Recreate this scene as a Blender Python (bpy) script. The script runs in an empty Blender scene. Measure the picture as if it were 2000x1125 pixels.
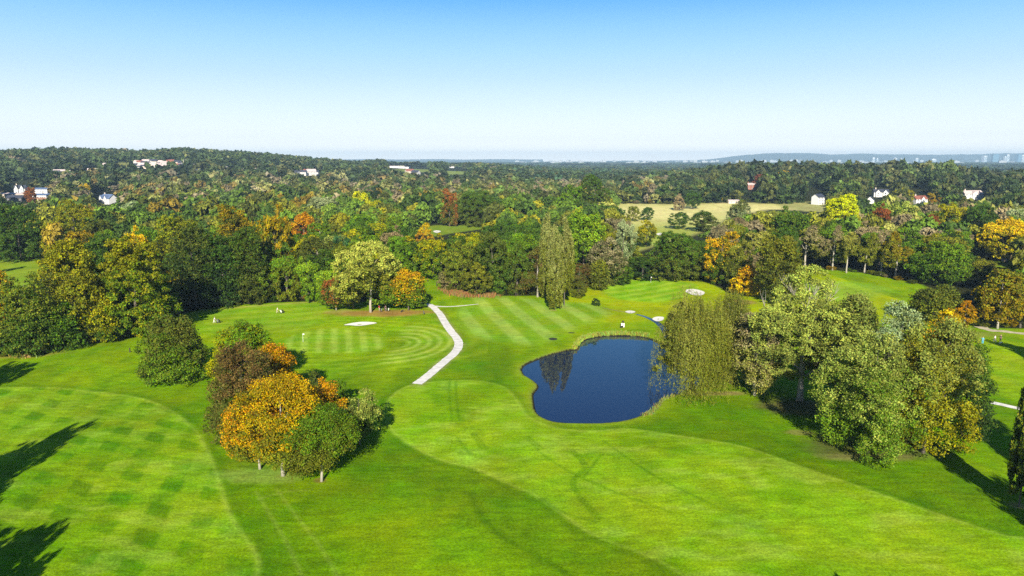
import bpy, bmesh, math, random
import numpy as np
from mathutils import Vector, Matrix
R = math.radians
sc = bpy.context.scene
COL = sc.collection

# ------------------------------------------------------------------ camera, sky, sun, exposure
HC = 46.0
PITCH = R(10.6)
F = 2000 * 24 / 36.0
cd = bpy.data.cameras.new("camera"); cam = bpy.data.objects.new("camera", cd); COL.objects.link(cam)
cam.location = (0, 0, HC); cam.rotation_euler = (R(90) - PITCH, 0, 0)
cd.lens = 24; cd.sensor_width = 36; cd.clip_start = 0.5; cd.clip_end = 60000
sc.camera = cam
SUN_EL, SUN_AZ = R(27), R(1.0)
w = bpy.data.worlds.new("World"); sc.world = w; w.use_nodes = True
nt = w.node_tree; nt.nodes.clear()
def N(t, kind, **kw):
    n = t.nodes.new(kind)
    for k, v in kw.items(): setattr(n, k, v)
    return n
def L(t, a, b): t.links.new(a, b)
tc = N(nt, 'ShaderNodeTexCoord'); sx = N(nt, 'ShaderNodeSeparateXYZ')
sky = N(nt, 'ShaderNodeTexSky', sky_type='NISHITA'); sky.sun_disc = False
sky.sun_elevation = SUN_EL; sky.sun_rotation = R(180) + SUN_AZ
sky.air_density = 1.0; sky.dust_density = 0.5; sky.ozone_density = 3.0; sky.altitude = 100
skb = N(nt, 'ShaderNodeBackground'); skb.inputs['Strength'].default_value = 0.10
L(nt, sky.outputs[0], skb.inputs[0])
ramp = N(nt, 'ShaderNodeValToRGB'); cr = ramp.color_ramp; cr.interpolation = 'LINEAR'
stops = [(0.0, (1.6, 1.5, 1.4)), (.03, (1.0, 1.04, 1.06)), (.08, (.72, .87, .99)), (.115, (.52, .75, .96)), (.148, (.38, .68, .96)), (.18, (.25, .58, .95)), (.213, (.11, .44, .90)), (.36, (.045, .20, .56)), (.7, (.008, .04, .17))]
while len(cr.elements) < len(stops): cr.elements.new(0.5)
for e_, (p_, c_) in zip(cr.elements, stops): e_.position = p_; e_.color = (*c_, 1)
bg = N(nt, 'ShaderNodeBackground'); bg.inputs['Strength'].default_value = 0.62
wo = N(nt, 'ShaderNodeOutputWorld'); mxs = N(nt, 'ShaderNodeMixShader'); mxs.inputs[0].default_value = 0.88
L(nt, tc.outputs['Generated'], sx.inputs[0]); L(nt, sx.outputs[2], ramp.inputs[0]); L(nt, ramp.outputs[0], bg.inputs[0])
L(nt, skb.outputs[0], mxs.inputs[1]); L(nt, bg.outputs[0], mxs.inputs[2]); L(nt, mxs.outputs[0], wo.inputs[0])
sl = bpy.data.lights.new("sun", 'SUN'); so = bpy.data.objects.new("sun", sl); COL.objects.link(so)
sl.energy = 5.0; sl.angle = R(0.5); sl.color = (1.0, 0.93, 0.80)
so.rotation_euler = (R(90) - SUN_EL, 0, -SUN_AZ); so.location = (0, -100, 200)
sc.view_settings.view_transform = 'Standard'; sc.view_settings.look = 'None'
sc.view_settings.exposure = 0.82; sc.view_settings.gamma = 1.0
sc.cycles.use_denoising = False; sc.cycles.denoiser = 'OPENIMAGEDENOISE'; sc.cycles.denoising_input_passes = 'RGB_ALBEDO_NORMAL'; sc.cycles.denoising_prefilter = 'ACCURATE'
sc.cycles.use_adaptive_sampling = False; sc.cycles.max_bounces = 4; sc.cycles.diffuse_bounces = 1; sc.cycles.glossy_bounces = 2
sc.cycles.transmission_bounces = 2; sc.cycles.volume_bounces = 0
sc.render.use_persistent_data = False

# ------------------------------------------------------------------ terrain and picture <-> ground
CP, SP = math.cos(PITCH), math.sin(PITCH)
def smooth(t):
    t = np.clip(t, 0, 1); return t * t * (3 - 2 * t)
RX = [-1500, 0, 120, 280, 360, 460, 520, 620, 700, 740, 820, 900, 1000, 1100, 1250, 4000]
RZ = [52, 51, 57, 52, 59, 52, 45, 34, 25, 29, 25, 22, 13, 3, 0, 0]
QX = [-1500, 1180, 1330, 1450, 1600, 1850, 1930, 2100, 3000]
QZ = [0, 0, 9, 19, 19, 19, 8, 14, 14]
POND_C = (26.0, 158.0)
def H(x, y):
    x = np.asarray(x, float); y = np.asarray(y, float)
    D = np.hypot(x, y)
    u = 1000 + F * x / np.maximum(CP * y + SP * HC, 20.0)
    z = np.interp(u, RX, RZ) * smooth((D - 620) / 1400) * (1 - smooth((D - 2150) / 900))
    z = z + np.interp(u, QX, QZ) * smooth((D - 640) / 480) * (1 - smooth((D - 1250) / 450))
    flat = smooth((np.hypot(x - POND_C[0], y - POND_C[1]) - 32) / 30) * (1 - smooth((D - 260) / 120))
    b = 0.55 * np.sin(x * 0.055 + 1.1 + 1.3 * np.sin(y * 0.021)) * np.sin(y * 0.047 + 0.4) + 0.28 * np.sin(x * 0.13 + y * 0.07) * np.sin(y * 0.11 - x * 0.05 + 2)
    return z + b * flat
def G(px, py, hz=0.0):
    """point of the ground seen at photo pixel (px, py)"""
    xc = (px - 1000) / F; yc = (562.5 - py) / F
    d = (xc, CP + yc * SP, -SP + yc * CP)
    if d[2] > -1e-4: t = 9000.0
    else:
        t = (hz - HC) / d[2]
    lo, n = 20.0, 500
    hi = min(t * 1.3, 14000.0)
    ts = lo * (hi / lo) ** (np.arange(n + 1) / n)
    diff = HC + d[2] * ts - H(d[0] * ts, d[1] * ts) - hz
    k = np.where(diff <= 0)[0]
    if len(k) == 0: return d[0] * hi, d[1] * hi
    k = max(1, k[0]); a, b = ts[k - 1], ts[k]
    for _ in range(30):
        m = (a + b) / 2
        if HC + d[2] * m - float(H(d[0] * m, d[1] * m)) - hz > 0: a = m
        else: b = m
    return d[0] * a, d[1] * a
def depth(x, y, z): return CP * y + SP * (HC - z)
def proj(x, y, z):
    c = CP * y + SP * (HC - z)
    return 1000 + F * x / c, 562.5 - F * (SP * y + CP * (z - HC)) / c
def gp(pts): return np.array([G(*p) for p in pts])
def curve(pts, closed=True, n=6):
    P = np.array(pts, float); m = len(P); out = []
    rng = range(m) if closed else range(m - 1)
    for i in rng:
        if closed: p0, p1, p2, p3 = P[i - 1], P[i], P[(i + 1) % m], P[(i + 2) % m]
        else: p0, p1, p2, p3 = P[max(i - 1, 0)], P[i], P[i + 1], P[min(i + 2, m - 1)]
        for k in range(n):
            t = k / n
            out.append(0.5 * (2 * p1 + (p2 - p0) * t + (2 * p0 - 5 * p1 + 4 * p2 - p3) * t * t + (3 * p1 - p0 - 3 * p2 + p3) * t ** 3))
    if not closed: out.append(P[-1])
    return np.array(out)
def inside(poly, x, y):
    res = np.zeros(x.shape, bool)
    bb = (x >= poly[:, 0].min()) & (x <= poly[:, 0].max()) & (y >= poly[:, 1].min()) & (y <= poly[:, 1].max())
    xx, yy = x[bb], y[bb]; r = np.zeros(xx.shape, bool)
    for i in range(len(poly)):
        x1, y1 = poly[i - 1]; x2, y2 = poly[i]
        if y1 == y2: continue
        c = ((y1 > yy) != (y2 > yy)) & (xx < (x2 - x1) * (yy - y1) / (y2 - y1) + x1)
        r ^= c
    res[bb] = r
    return res
def dist(line, x, y, closed=False, far=6.0):
    res = np.full(x.shape, 1e3)
    bb = (x >= line[:, 0].min() - far) & (x <= line[:, 0].max() + far) & (y >= line[:, 1].min() - far) & (y <= line[:, 1].max() + far)
    xx, yy = x[bb], y[bb]; r = np.full(xx.shape, 1e6)
    rng = range(len(line)) if closed else range(1, len(line))
    for i in rng:
        x1, y1 = line[i - 1]; dx, dy = line[i] - line[i - 1]; l2 = dx * dx + dy * dy + 1e-9
        t = np.clip(((xx - x1) * dx + (yy - y1) * dy) / l2, 0, 1)
        r = np.minimum(r, (xx - x1 - t * dx) ** 2 + (yy - y1 - t * dy) ** 2)
    res[bb] = np.sqrt(r)
    return res

# ------------------------------------------------------------------ helpers
def link(o, parent=None):
    COL.objects.link(o)
    if parent is not None: o.parent = parent
    return o
def mesh_np(name, V, Q, attr=None, attr_name='leaf', smooth_=False):
    me = bpy.data.meshes.new(name)
    V = np.ascontiguousarray(V, dtype=np.float32).reshape(-1, 3); Q = np.ascontiguousarray(Q, dtype=np.int32)
    k = Q.shape[1]
    me.vertices.add(len(V)); me.vertices.foreach_set('co', V.ravel())
    me.loops.add(Q.size); me.loops.foreach_set('vertex_index', Q.ravel())
    me.polygons.add(len(Q))
    me.polygons.foreach_set('loop_start', np.arange(0, Q.size, k, dtype=np.int32))
    me.polygons.foreach_set('loop_total', np.full(len(Q), k, dtype=np.int32))
    if smooth_: me.polygons.foreach_set('use_smooth', np.ones(len(Q), bool))
    if attr is not None:
        a = me.attributes.new(attr_name, 'FLOAT_COLOR', 'POINT')
        c = np.ones((len(V), 4), np.float32); c[:, :3] = attr
        a.data.foreach_set('color', c.ravel())
    me.update(calc_edges=True)
    return me
def tag(o, label=None, cat=None, group=None, kind=None):
    if label: o['label'] = label
    if cat: o['category'] = cat
    if group: o['group'] = group
    if kind: o['kind'] = kind
    return o
def empty(name, loc, rz=0.0):
    o = bpy.data.objects.new(name, None); link(o); o.location = loc; o.rotation_euler = (0, 0, rz); o.empty_display_size = 0.5
    return o
class MB:
    def __init__(s): s.v = []; s.f = []
    def box(s, x0, x1, y0, y1, z0, z1):
        b = len(s.v)
        s.v += [(x0, y0, z0), (x1, y0, z0), (x1, y1, z0), (x0, y1, z0), (x0, y0, z1), (x1, y0, z1), (x1, y1, z1), (x0, y1, z1)]
        s.f += [tuple(b + i for i in q) for q in ((0, 3, 2, 1), (4, 5, 6, 7), (0, 1, 5, 4), (1, 2, 6, 5), (2, 3, 7, 6), (3, 0, 4, 7))]
        return s
    def poly(s, pts, faces):
        b = len(s.v); s.v += [tuple(p) for p in pts]; s.f += [tuple(b + i for i in q) for q in faces]; return s
    def tube(s, path, rad, n=6):
        path = [Vector(p) for p in path]; b0 = len(s.v)
        for i, p in enumerate(path):
            d = (path[min(i + 1, len(path) - 1)] - path[max(i - 1, 0)]).normalized()
            a = d.cross(Vector((0.31, 0.95, 0.11))); a.normalize(); c = d.cross(a)
            for k in range(n):
                t = 2 * math.pi * k / n
                s.v.append(tuple(p + (a * math.cos(t) + c * math.sin(t)) * rad[i]))
        for i in range(len(path) - 1):
            for k in range(n):
                k2 = (k + 1) % n; u = b0 + i * n
                s.f.append((u + k, u + k2, u + n + k2, u + n + k))
        s.f.append(tuple(b0 + k for k in reversed(range(n)))); s.f.append(tuple(b0 + (len(path) - 1) * n + k for k in range(n)))
        return s
    def mesh(s, name, m, smooth_=False):
        me = bpy.data.meshes.new(name); me.from_pydata(s.v, [], s.f)
        if m: me.materials.append(m)
        if smooth_:
            for p in me.polygons: p.use_smooth = True
        me.update(); return me
    def build(s, name, m, parent=None, smooth_=False):
        return link(bpy.data.objects.new(name, s.mesh(name, m, smooth_)), parent)
def mat(name, col, rough=0.8, var=0.0, scale=3.0, bump=0.0, spec=0.3, metal=0.0):
    m = bpy.data.materials.new(name); m.use_nodes = True; t = m.node_tree; p = t.nodes['Principled BSDF']
    p.inputs['Base Color'].default_value = (*col, 1); p.inputs['Roughness'].default_value = rough
    p.inputs['Specular IOR Level'].default_value = spec; p.inputs['Metallic'].default_value = metal
    if var > 0 or bump > 0:
        c = N(t, 'ShaderNodeTexCoord'); n = N(t, 'ShaderNodeTexNoise'); n.inputs['Scale'].default_value = scale; n.inputs['Detail'].default_value = 5
        L(t, c.outputs['Object'], n.inputs['Vector'])
        mr = N(t, 'ShaderNodeMapRange'); mr.inputs[1].default_value = 0.3; mr.inputs[2].default_value = 0.7
        mr.inputs[3].default_value = 1 - var; mr.inputs[4].default_value = 1 + var
        L(t, n.outputs['Fac'], mr.inputs[0])
        mx = N(t, 'ShaderNodeVectorMath', operation='SCALE'); mx.inputs[0].default_value = col; L(t, mr.outputs[0], mx.inputs['Scale'])
        L(t, mx.outputs[0], p.inputs['Base Color'])
        if bump > 0:
            b = N(t, 'ShaderNodeBump'); b.inputs['Strength'].default_value = bump; b.inputs['Distance'].default_value = 0.1
            L(t, n.outputs['Fac'], b.inputs['Height']); L(t, b.outputs[0], p.inputs['Normal'])
    return m

# ------------------------------------------------------------------ outlines on the photo, turned into ground outlines
POND = [(1017,720),(1025,710),(1053,698),(1083,688),(1110,682),(1126,680),(1131,669),(1142,661),(1175,655),(1215,654),(1262,657),(1310,680),(1360,705),(1392,728),(1385,748),(1345,764),(1300,777),(1282,796),(1263,807),(1225,820),(1175,826),(1125,826),(1088,824),(1063,817),(1045,804),(1040,785),(1039,768),(1049,753),(1038,741),(1022,731)]
pond = curve(gp(POND), True, 4)
COURSE = [(-500,720),(0,692),(75,692),(140,672),(250,652),(300,640),(350,615),(400,602),(450,597),(620,588),(700,590),(835,590),(830,560),(815,535),(850,533),(878,560),(900,574),(960,578),(1060,577),(1110,574),(1130,562),(1190,545),(1240,541),(1330,543),(1370,548),(1430,575),(1500,560),(1560,530),(1600,525),(1700,535),(1800,556),(1860,590),(1900,640),(2000,642),(2500,665),(3600,1500),(-1600,1500)]
CLEAR = [
    [(-300,518),(0,508),(100,505),(100,522),(60,556),(0,570),(-300,600)],
    [(795,446),(850,440),(948,437),(950,446),(880,456),(850,462),(800,456)],
    [(1200,397),(1290,399),(1420,396),(1500,398),(1606,398),(1606,412),(1500,409),(1425,424),(1400,440),(1330,466),(1285,476),(1235,492),(1240,450),(1212,415)],
    [(1890,508),(1960,511),(1975,521),(1900,530)],
    [(672,431),(700,430),(700,435),(672,436)],
]
course_g = gp(COURSE); clear_g = [gp(c) for c in CLEAR]
FWA = [(-700,775),(0,757),(150,762),(260,775),(330,800),(380,840),(412,895),(430,950),(452,1010),(490,1066),(506,1100),(500,1135),(480,1250),(-900,1250)]
FWB = [(752,806),(764,775),(800,753),(860,745),(935,744),(985,757),(1012,785),(1030,812),(1080,834),(1150,842),(1230,838),(1330,852),(1450,872),(1560,910),(1700,958),(1850,1010),(1960,1045),(2100,1080),(2300,1300),(1500,1250),(1330,1120),(1240,1075),(1150,1040),(1060,976),(1000,948),(930,916),(860,898),(800,868),(764,838)]
SWALE = [(921,972),(940,955),(985,948),(1015,965),(1032,1000),(1070,1032),(1130,1058),(1200,1085),(1300,1118),(1380,1150),(1150,1140),(1062,1092),(995,1054),(950,1020),(925,992)]
GREEN1 = [(556,672),(575,655),(610,645),(660,641),(700,646),(735,655),(752,668),(745,680),(700,688),(640,689),(580,686)]
GREEN2 = [(1178,570),(1195,556),(1235,547),(1300,547),(1350,553),(1362,563),(1345,577),(1300,588),(1245,588),(1200,581)]
LITE3 = [(930,583),(1000,581),(1110,590),(1165,598),(1190,612),(1140,632),(1090,655),(1050,672),(1000,668),(950,660),(905,640),(905,600)]
LITE4 = [(1560,553),(1620,548),(1700,556),(1740,566),(1700,585),(1620,590),(1560,580)]
LITEC = [(560,1125),(640,1050),(720,1000),(800,985),(880,1010),(950,1060),(1060,1110),(1120,1180),(500,1200)]
TRACKS = [[(878,745),(878,780),(882,820)],[(890,745),(893,790),(898,820)],[(921,847),(941,877)],[(928,846),(950,877)],[(892,854),(919,888)],[(1027,856),(1054,879)],[(1032,853),(1060,876)],
          [(1112,879),(1139,910),(1117,937),(1121,960),(1166,1014)],[(1118,877),(1146,910),(1124,937),(1128,960),(1174,1012)],[(1175,888),(1139,933)],[(1058,973),(1098,1000),(1166,1020)],
          [(1050,880),(1110,920),(1200,960),(1310,1000)],[(1180,862),(1280,930),(1400,990)],[(960,700),(972,745)],[(968,700),(980,745)],[(895,605),(893,632)]]
LTRACKS = [[(500,960),(530,1010),(560,1060),(590,1125)],[(540,955),(580,1010),(620,1060),(660,1125)],[(505,975),(560,960),(600,958)],[(370,690),(420,690),(440,720),(415,800)]]
DARKSPOTS = [(260,933),(330,953),(231,976),(309,996),(384,1014),(199,1028),(283,1048),(165,1083),(87,942),(49,985),(121,895),(188,915),(355,910),(277,890),(217,878),(153,959),(303,858),(243,843),(156,861),(358,1112),(248,1103),(318,829),(260,814),(124,814),(190,815),(60,830),(200,785),(260,795),(320,870),(405,930),(440,1080),(90,1040)]

# ground grid
def spaced(a, b, s0, g):
    out = [a]; s = s0
    while out[-1] < b: s *= g; out.append(out[-1] + s)
    return out
xs = np.array(sorted([-v for v in spaced(100, 14500, 0.35, 1.06)]) + list(np.arange(-99.7, 140, 0.3)) + spaced(140, 14500, 0.35, 1.06))
ys = np.array([-400, -250, -150, -80, -30, 0, 15, 25, 32] + list(np.arange(36, 130, 0.3)) + list(np.arange(130, 230, 0.5)) + spaced(230, 14500, 0.6, 1.025))
GX, GY = np.meshgrid(xs, ys); gx, gy = GX.ravel(), GY.ravel()
gz = H(gx, gy)
dp = dist(pond, gx, gy, True, 12.0); inp = inside(pond, gx, gy)
gz = np.where(inp, gz - np.minimum(dp * 0.9, 1.6), gz)
# broad noise for colour
def vnoise(x, y, s, seed):
    r = np.random.RandomState(seed).rand(256, 256)
    u, v = x / s, y / s; i, j = np.floor(u).astype(int), np.floor(v).astype(int); a, b = smooth(u - i), smooth(v - j)
    g = lambda p, q: r[p % 256, q % 256]
    return (g(i, j) * (1 - a) + g(i + 1, j) * a) * (1 - b) + (g(i, j + 1) * (1 - a) + g(i + 1, j + 1) * a) * b
def fbm(x, y, s, seed): return 0.5 * vnoise(x, y, s, seed) + 0.3 * vnoise(x, y, s * .45, seed + 1) + 0.2 * vnoise(x, y, s * .2, seed + 2)
col = np.empty((len(gx), 3)); 
def put(m, c):
    global col
    m = np.asarray(m, float)[:, None]; col = col * (1 - m) + np.array(c) * m
def edge(poly, wd=0.6):
    i = inside(poly, gx, gy); d = dist(poly, gx, gy, True, wd * 2)
    return np.where(i, 0.5 + 0.5 * np.clip(d / wd, 0, 1), 0.5 - 0.5 * np.clip(d / wd, 0, 1))
col[:] = (0.030, 0.034, 0.012)
gd = np.hypot(gx, gy)
put(smooth((gd - 500) / 1500), (0.030, 0.038, 0.016))
put((vnoise(gx, gy, 320, 8) > 0.72) * smooth((gd - 2300) / 500), (0.13, 0.16, 0.06))
ROUGH = (0.152, 0.275, 0.010); FAIR = (0.222, 0.365, 0.022); YEL = (0.36, 0.42, 0.012); DRY = (0.36, 0.30, 0.10)
mc = edge(course_g, 0.8)
put(mc, ROUGH)
far_y = mc * smooth((gy - 120) / 60)
put(far_y * 0.62, (0.25, 0.37, 0.010))
put(mc * smooth((fbm(gx, gy, 22, 3) - 0.42) / 0.25) * 0.45, (0.19, 0.33, 0.018))
put(mc * smooth((fbm(gx * 1.6, gy, 9, 31) - 0.52) / 0.2) * 0.35, (0.065, 0.16, 0.006))
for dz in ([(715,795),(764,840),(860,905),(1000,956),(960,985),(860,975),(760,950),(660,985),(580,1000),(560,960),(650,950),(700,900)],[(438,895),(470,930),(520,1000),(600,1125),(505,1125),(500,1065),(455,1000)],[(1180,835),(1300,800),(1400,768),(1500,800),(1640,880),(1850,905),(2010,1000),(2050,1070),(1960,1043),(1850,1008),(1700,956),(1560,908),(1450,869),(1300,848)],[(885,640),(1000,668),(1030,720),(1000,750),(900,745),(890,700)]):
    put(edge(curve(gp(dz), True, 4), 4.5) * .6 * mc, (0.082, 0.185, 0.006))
lc = curve(gp(LITEC), True, 4); put(edge(lc, 5.0) * smooth((fbm(gx, gy, 14, 12) - 0.33) / 0.3) * 0.6, (0.21, 0.35, 0.02))
fwa = curve(gp(FWA), True, 5); fwb = curve(gp(FWB), True, 5); sw = curve(gp(SWALE), True, 5)
put(edge(fwb, 0.3), (0.218, 0.362, 0.021)); put(edge(fwa, 0.3), FAIR)
for q, s in ((fwa, 1.0), (fwb, 0.9)):
    d = dist(q, gx, gy, True, 3); i = inside(q, gx, gy)
    put(np.exp(-(d / 0.35) ** 2) * 0.45 * s * mc, (0.36, 0.47, 0.08))
    put(np.where(i, 0, np.exp(-((d - 1.0) / 0.8) ** 2)) * 0.45 * mc, (0.07, 0.16, 0.008))
fa = edge(fwa, 0.8); fb = edge(fwb, 0.8)
put((fa + fb).clip(0, 1) * smooth((fbm(gx, gy, 12, 21) - 0.45) / 0.25) * 0.6, (0.125, 0.265, 0.010))
put((fa + fb).clip(0, 1) * smooth((fbm(gx, gy * 2.2, 6, 51) - 0.5) / 0.2) * 0.45, (0.31, 0.45, 0.06))
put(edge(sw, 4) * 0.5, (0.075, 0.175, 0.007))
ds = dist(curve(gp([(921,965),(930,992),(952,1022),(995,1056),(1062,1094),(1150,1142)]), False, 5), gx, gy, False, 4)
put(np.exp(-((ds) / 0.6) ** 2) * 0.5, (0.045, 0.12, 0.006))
o_, va, vb = np.array(G(231, 976)), np.array(G(309, 996)), np.array(G(199, 1028)); va = va - o_; vb = (vb - o_)
M_ = np.linalg.inv(np.stack([va, vb], 1)); wx, wy = gx - o_[0] + 1.2 * (fbm(gx, gy, 16, 91) - .5), gy - o_[1] + 1.2 * (fbm(gx, gy, 16, 95) - .5)
uu, vv = M_[0, 0] * wx + M_[0, 1] * wy, M_[1, 0] * wx + M_[1, 1] * wy
cu, cv_ = .5 + .5 * np.cos(2 * np.pi * uu), .5 + .5 * np.cos(2 * np.pi * vv)
put(smooth((cu - .34) / .3) * smooth((cv_ - .34) / .3) * (.45 + .5 * smooth((fbm(gx, gy, 9, 97) - .3) / .35)) * .85 * fa, (0.078, 0.20, 0.007))
put((smooth((cu - .4) / .4) * (1 - cv_) + smooth((cv_ - .4) / .4) * (1 - cu)) * .3 * fa, (0.11, 0.25, 0.012))
for t in TRACKS: put(np.exp(-(dist(curve(gp(t), False, 4), gx, gy, False, 1.2) / 0.26) ** 2) * 0.62, (0.09, 0.20, 0.01))
for t in LTRACKS: put(np.exp(-(dist(curve(gp(t), False, 4), gx, gy, False, 2) / 0.3) ** 2) * 0.4, (0.27, 0.36, 0.06))
# greens and mown bands; the stripes' grass sheen is painted as colour
def stripes(mask, p, q, period, c1, c2, amt, ph=0.0, sharp=3.0):
    a, b = np.array(G(*p)), np.array(G(*q)); d = (b - a) / np.linalg.norm(b - a); n = np.array([-d[1], d[0]])
    s = (gx - a[0]) * n[0] + (gy - a[1]) * n[1]
    v = 0.5 + 0.5 * np.tanh(sharp * np.sin(2 * np.pi * s / period + ph))
    put(mask * amt * v, c1); put(mask * amt * (1 - v), c2)
LG, DG_ = (0.34, 0.46, 0.05), (0.17, 0.31, 0.012)
a = edge(curve(gp(GREEN1), True, 5), 1.0)
put(a, (0.235, 0.41, 0.035)); stripes(a, (628,685), (631,645), 3.7, (.40,.52,.09), DG_, 0.65, 0.4, 1.5); stripes(a, (560,662), (740,662), 5.0, LG, DG_, 0.22)
c0 = G(772, 672); rr = np.hypot((gx - c0[0]), (gy - c0[1]) * 0.8)
m = smooth((rr - 2.5) / 2) * (1 - smooth((rr - 14) / 2)) * smooth((gx - c0[0] + 2) / 4) * (1 - a)
put(m * 0.5, (0.22, 0.40, 0.03)); v = 0.5 + 0.5 * np.sin(rr * 2 * np.pi / 2.7); put(m * v * 0.9, (.38,.50,.09)); put(m * (1 - v) * 0.45, DG_)
c0 = G(655, 668); rr = np.hypot((gx - c0[0]) * 0.62, (gy - c0[1]))
m = smooth((rr - 13) / 2) * (1 - smooth((rr - 26) / 4)) * (1 - a) * mc * (gx < c0[0] + 40)
v = 0.5 + 0.5 * np.sin(rr * 2 * np.pi / 3.6); put(m * v * 0.28, LG); put(m * (1 - v) * 0.2, DG_)
a = edge(curve(gp([(400,612),(450,600),(620,592),(640,608),(600,640),(560,650),(480,640),(420,650),(395,640)]), True, 5), 2.0)
put(a * 0.7, (0.235, 0.40, 0.03)); stripes(a, (420,625), (620,612), 7.5, LG, DG_, 0.3)
a = edge(curve(gp(GREEN2), True, 5), 1.5)
put(mc * smooth((gx - 12) / 6) * smooth((gy - 188) / 8) * (gx < 130) * 0.7, YEL)
put(a, (0.27, 0.45, 0.03)); stripes(a, (1200,583), (1330,562), 6.5, (0.33, 0.50, 0.05), (0.17, 0.36, 0.015), 0.65); stripes(a, (1240,590), (1270,548), 9, (0.33, 0.50, 0.05), (0.2, 0.38, 0.02), 0.25)
a = edge(curve(gp(LITE3), True, 5), 3.0)
put(a * 0.75, (0.26, 0.42, 0.045)); stripes(a * smooth((1120 - gx * 0) / 1), (985,592), (1066,660), 8.5, (0.33, 0.46, 0.085), (0.19, 0.33, 0.018), 0.68, 0.6)
a = edge(curve(gp(LITE4), True, 5), 3.0); put(a * 0.7, (0.26, 0.42, 0.05))
c1 = gp([(850,600),(1000,615),(1060,690)])
# right-hand fairway beyond the big trees
a = edge(curve(gp([(1890,655),(2000,672),(2200,700),(2300,800),(1990,780),(1900,720)]), True, 5), 3); put(a * 0.6, (0.27, 0.40, 0.02)); stripes(a, (1900,690), (2000,712), 9, LG, DG_, 0.2)
# dry places and dark brown patches under trees
def blob(px, py, rx, ry, c, amt):
    q = G(px, py); r = np.sqrt(((gx - q[0]) / rx) ** 2 + ((gy - q[1]) / ry) ** 2) + 0.5 * (fbm(gx, gy, 3, 77) - .5)
    put(smooth((1.1 - r) / 0.6) * amt, c)
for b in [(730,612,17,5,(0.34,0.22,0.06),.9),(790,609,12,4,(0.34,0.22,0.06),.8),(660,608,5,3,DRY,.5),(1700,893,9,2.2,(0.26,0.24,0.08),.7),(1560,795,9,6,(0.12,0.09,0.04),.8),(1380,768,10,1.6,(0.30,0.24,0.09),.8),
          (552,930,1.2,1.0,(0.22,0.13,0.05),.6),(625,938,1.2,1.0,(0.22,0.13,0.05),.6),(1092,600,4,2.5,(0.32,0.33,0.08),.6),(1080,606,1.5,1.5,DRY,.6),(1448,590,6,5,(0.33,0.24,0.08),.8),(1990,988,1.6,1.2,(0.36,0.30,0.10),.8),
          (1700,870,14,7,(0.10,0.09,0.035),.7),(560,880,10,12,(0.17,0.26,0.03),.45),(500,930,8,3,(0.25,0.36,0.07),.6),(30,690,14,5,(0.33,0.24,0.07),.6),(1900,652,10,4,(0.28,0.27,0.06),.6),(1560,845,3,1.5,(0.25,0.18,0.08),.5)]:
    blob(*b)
dl = dist(curve(gp([(440,602),(520,596),(620,589),(650,590)]), False, 5), gx, gy, False, 5); dl2 = dist(curve(gp([(842,597),(858,612),(868,628),(880,646),(892,661),(896,673),(889,688),(866,708),(838,732),(814,750)]), False, 5), gx, gy, False, 5); put(np.exp(-((dl2 - 1.2) / 0.7) ** 2) * smooth((fbm(gx, gy, 4, 15) - .3) / .3) * .6, (.30, .29, .10))
put(np.exp(-(dl / 0.9) ** 2) * 0.85, (0.42, 0.42, 0.10))
# pond bank: paler strip, then mud
put(np.where(inp, 0, np.exp(-(dp / 2.2) ** 2)) * 0.55, (0.27, 0.36, 0.03))
put(np.where(inp, 0, np.exp(-(dp / 0.45) ** 2)) * 0.6, (0.17, 0.17, 0.05)); put(inp * 1.0, (0.03, 0.028, 0.015))
# clearings
for k, q in enumerate(clear_g):
    c = [(0.24, 0.34, 0.03), (0.20, 0.28, 0.03), (0.72, 0.65, 0.26), (0.22, 0.32, 0.03), (0.2, 0.3, 0.03)][k]
    e = edge(q, 1.5 if k != 2 else 4.0); put(e, c)
    if k == 2:
        put(e * (1 - smooth((gy - 430) / 130)) * 0.85, (0.26, 0.36, 0.03)); put(e * smooth((fbm(gx, gy * .6, 60, 9) - .45) / .2) * 0.35, (0.38, 0.40, 0.09))
for px, py, rx, ry, c in [(815,333,60,110,(0.22,0.27,0.06)),(890,337,50,110,(0.24,0.30,0.07)),(1330,316,500,300,(.1,.12,.05)),(1590,405,30,60,(0.36,0.35,0.12)),(1160,336,90,60,(.35,.33,.15))]:
    q = G(px, py); r = np.hypot((gx - q[0]) / rx, (gy - q[1]) / ry); put(smooth((1.05 - r) / 0.15), c)
nxv, nyv = len(xs), len(ys)
idx = np.arange(nxv * nyv).reshape(nyv, nxv)
Q = np.stack([idx[:-1, :-1], idx[:-1, 1:], idx[1:, 1:], idx[1:, :-1]], -1).reshape(-1, 4)
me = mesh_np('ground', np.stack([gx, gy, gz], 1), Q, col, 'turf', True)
m = bpy.data.materials.new('turf'); m.use_nodes = True; t = m.node_tree; p = t.nodes['Principled BSDF']; p.inputs['Roughness'].default_value = 0.9; p.inputs['Specular IOR Level'].default_value = 0.04
at = N(t, 'ShaderNodeAttribute'); at.attribute_name = 'turf'; geo = N(t, 'ShaderNodeNewGeometry')
def noise(t, vec, scale, detail=4, stretch=None):
    if stretch:
        mp = N(t, 'ShaderNodeMapping'); mp.inputs['Scale'].default_value = stretch; L(t, vec, mp.inputs[0]); vec = mp.outputs[0]
    n = N(t, 'ShaderNodeTexNoise'); n.inputs['Scale'].default_value = scale; n.inputs['Detail'].default_value = detail; n.inputs['Roughness'].default_value = 0.65; L(t, vec, n.inputs['Vector']); return n.outputs['Fac']
def mrange(t, s, a, b, c, d):
    n = N(t, 'ShaderNodeMapRange'); n.inputs[1].default_value = a; n.inputs[2].default_value = b; n.inputs[3].default_value = c; n.inputs[4].default_value = d; L(t, s, n.inputs[0]); return n.outputs[0]
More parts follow.
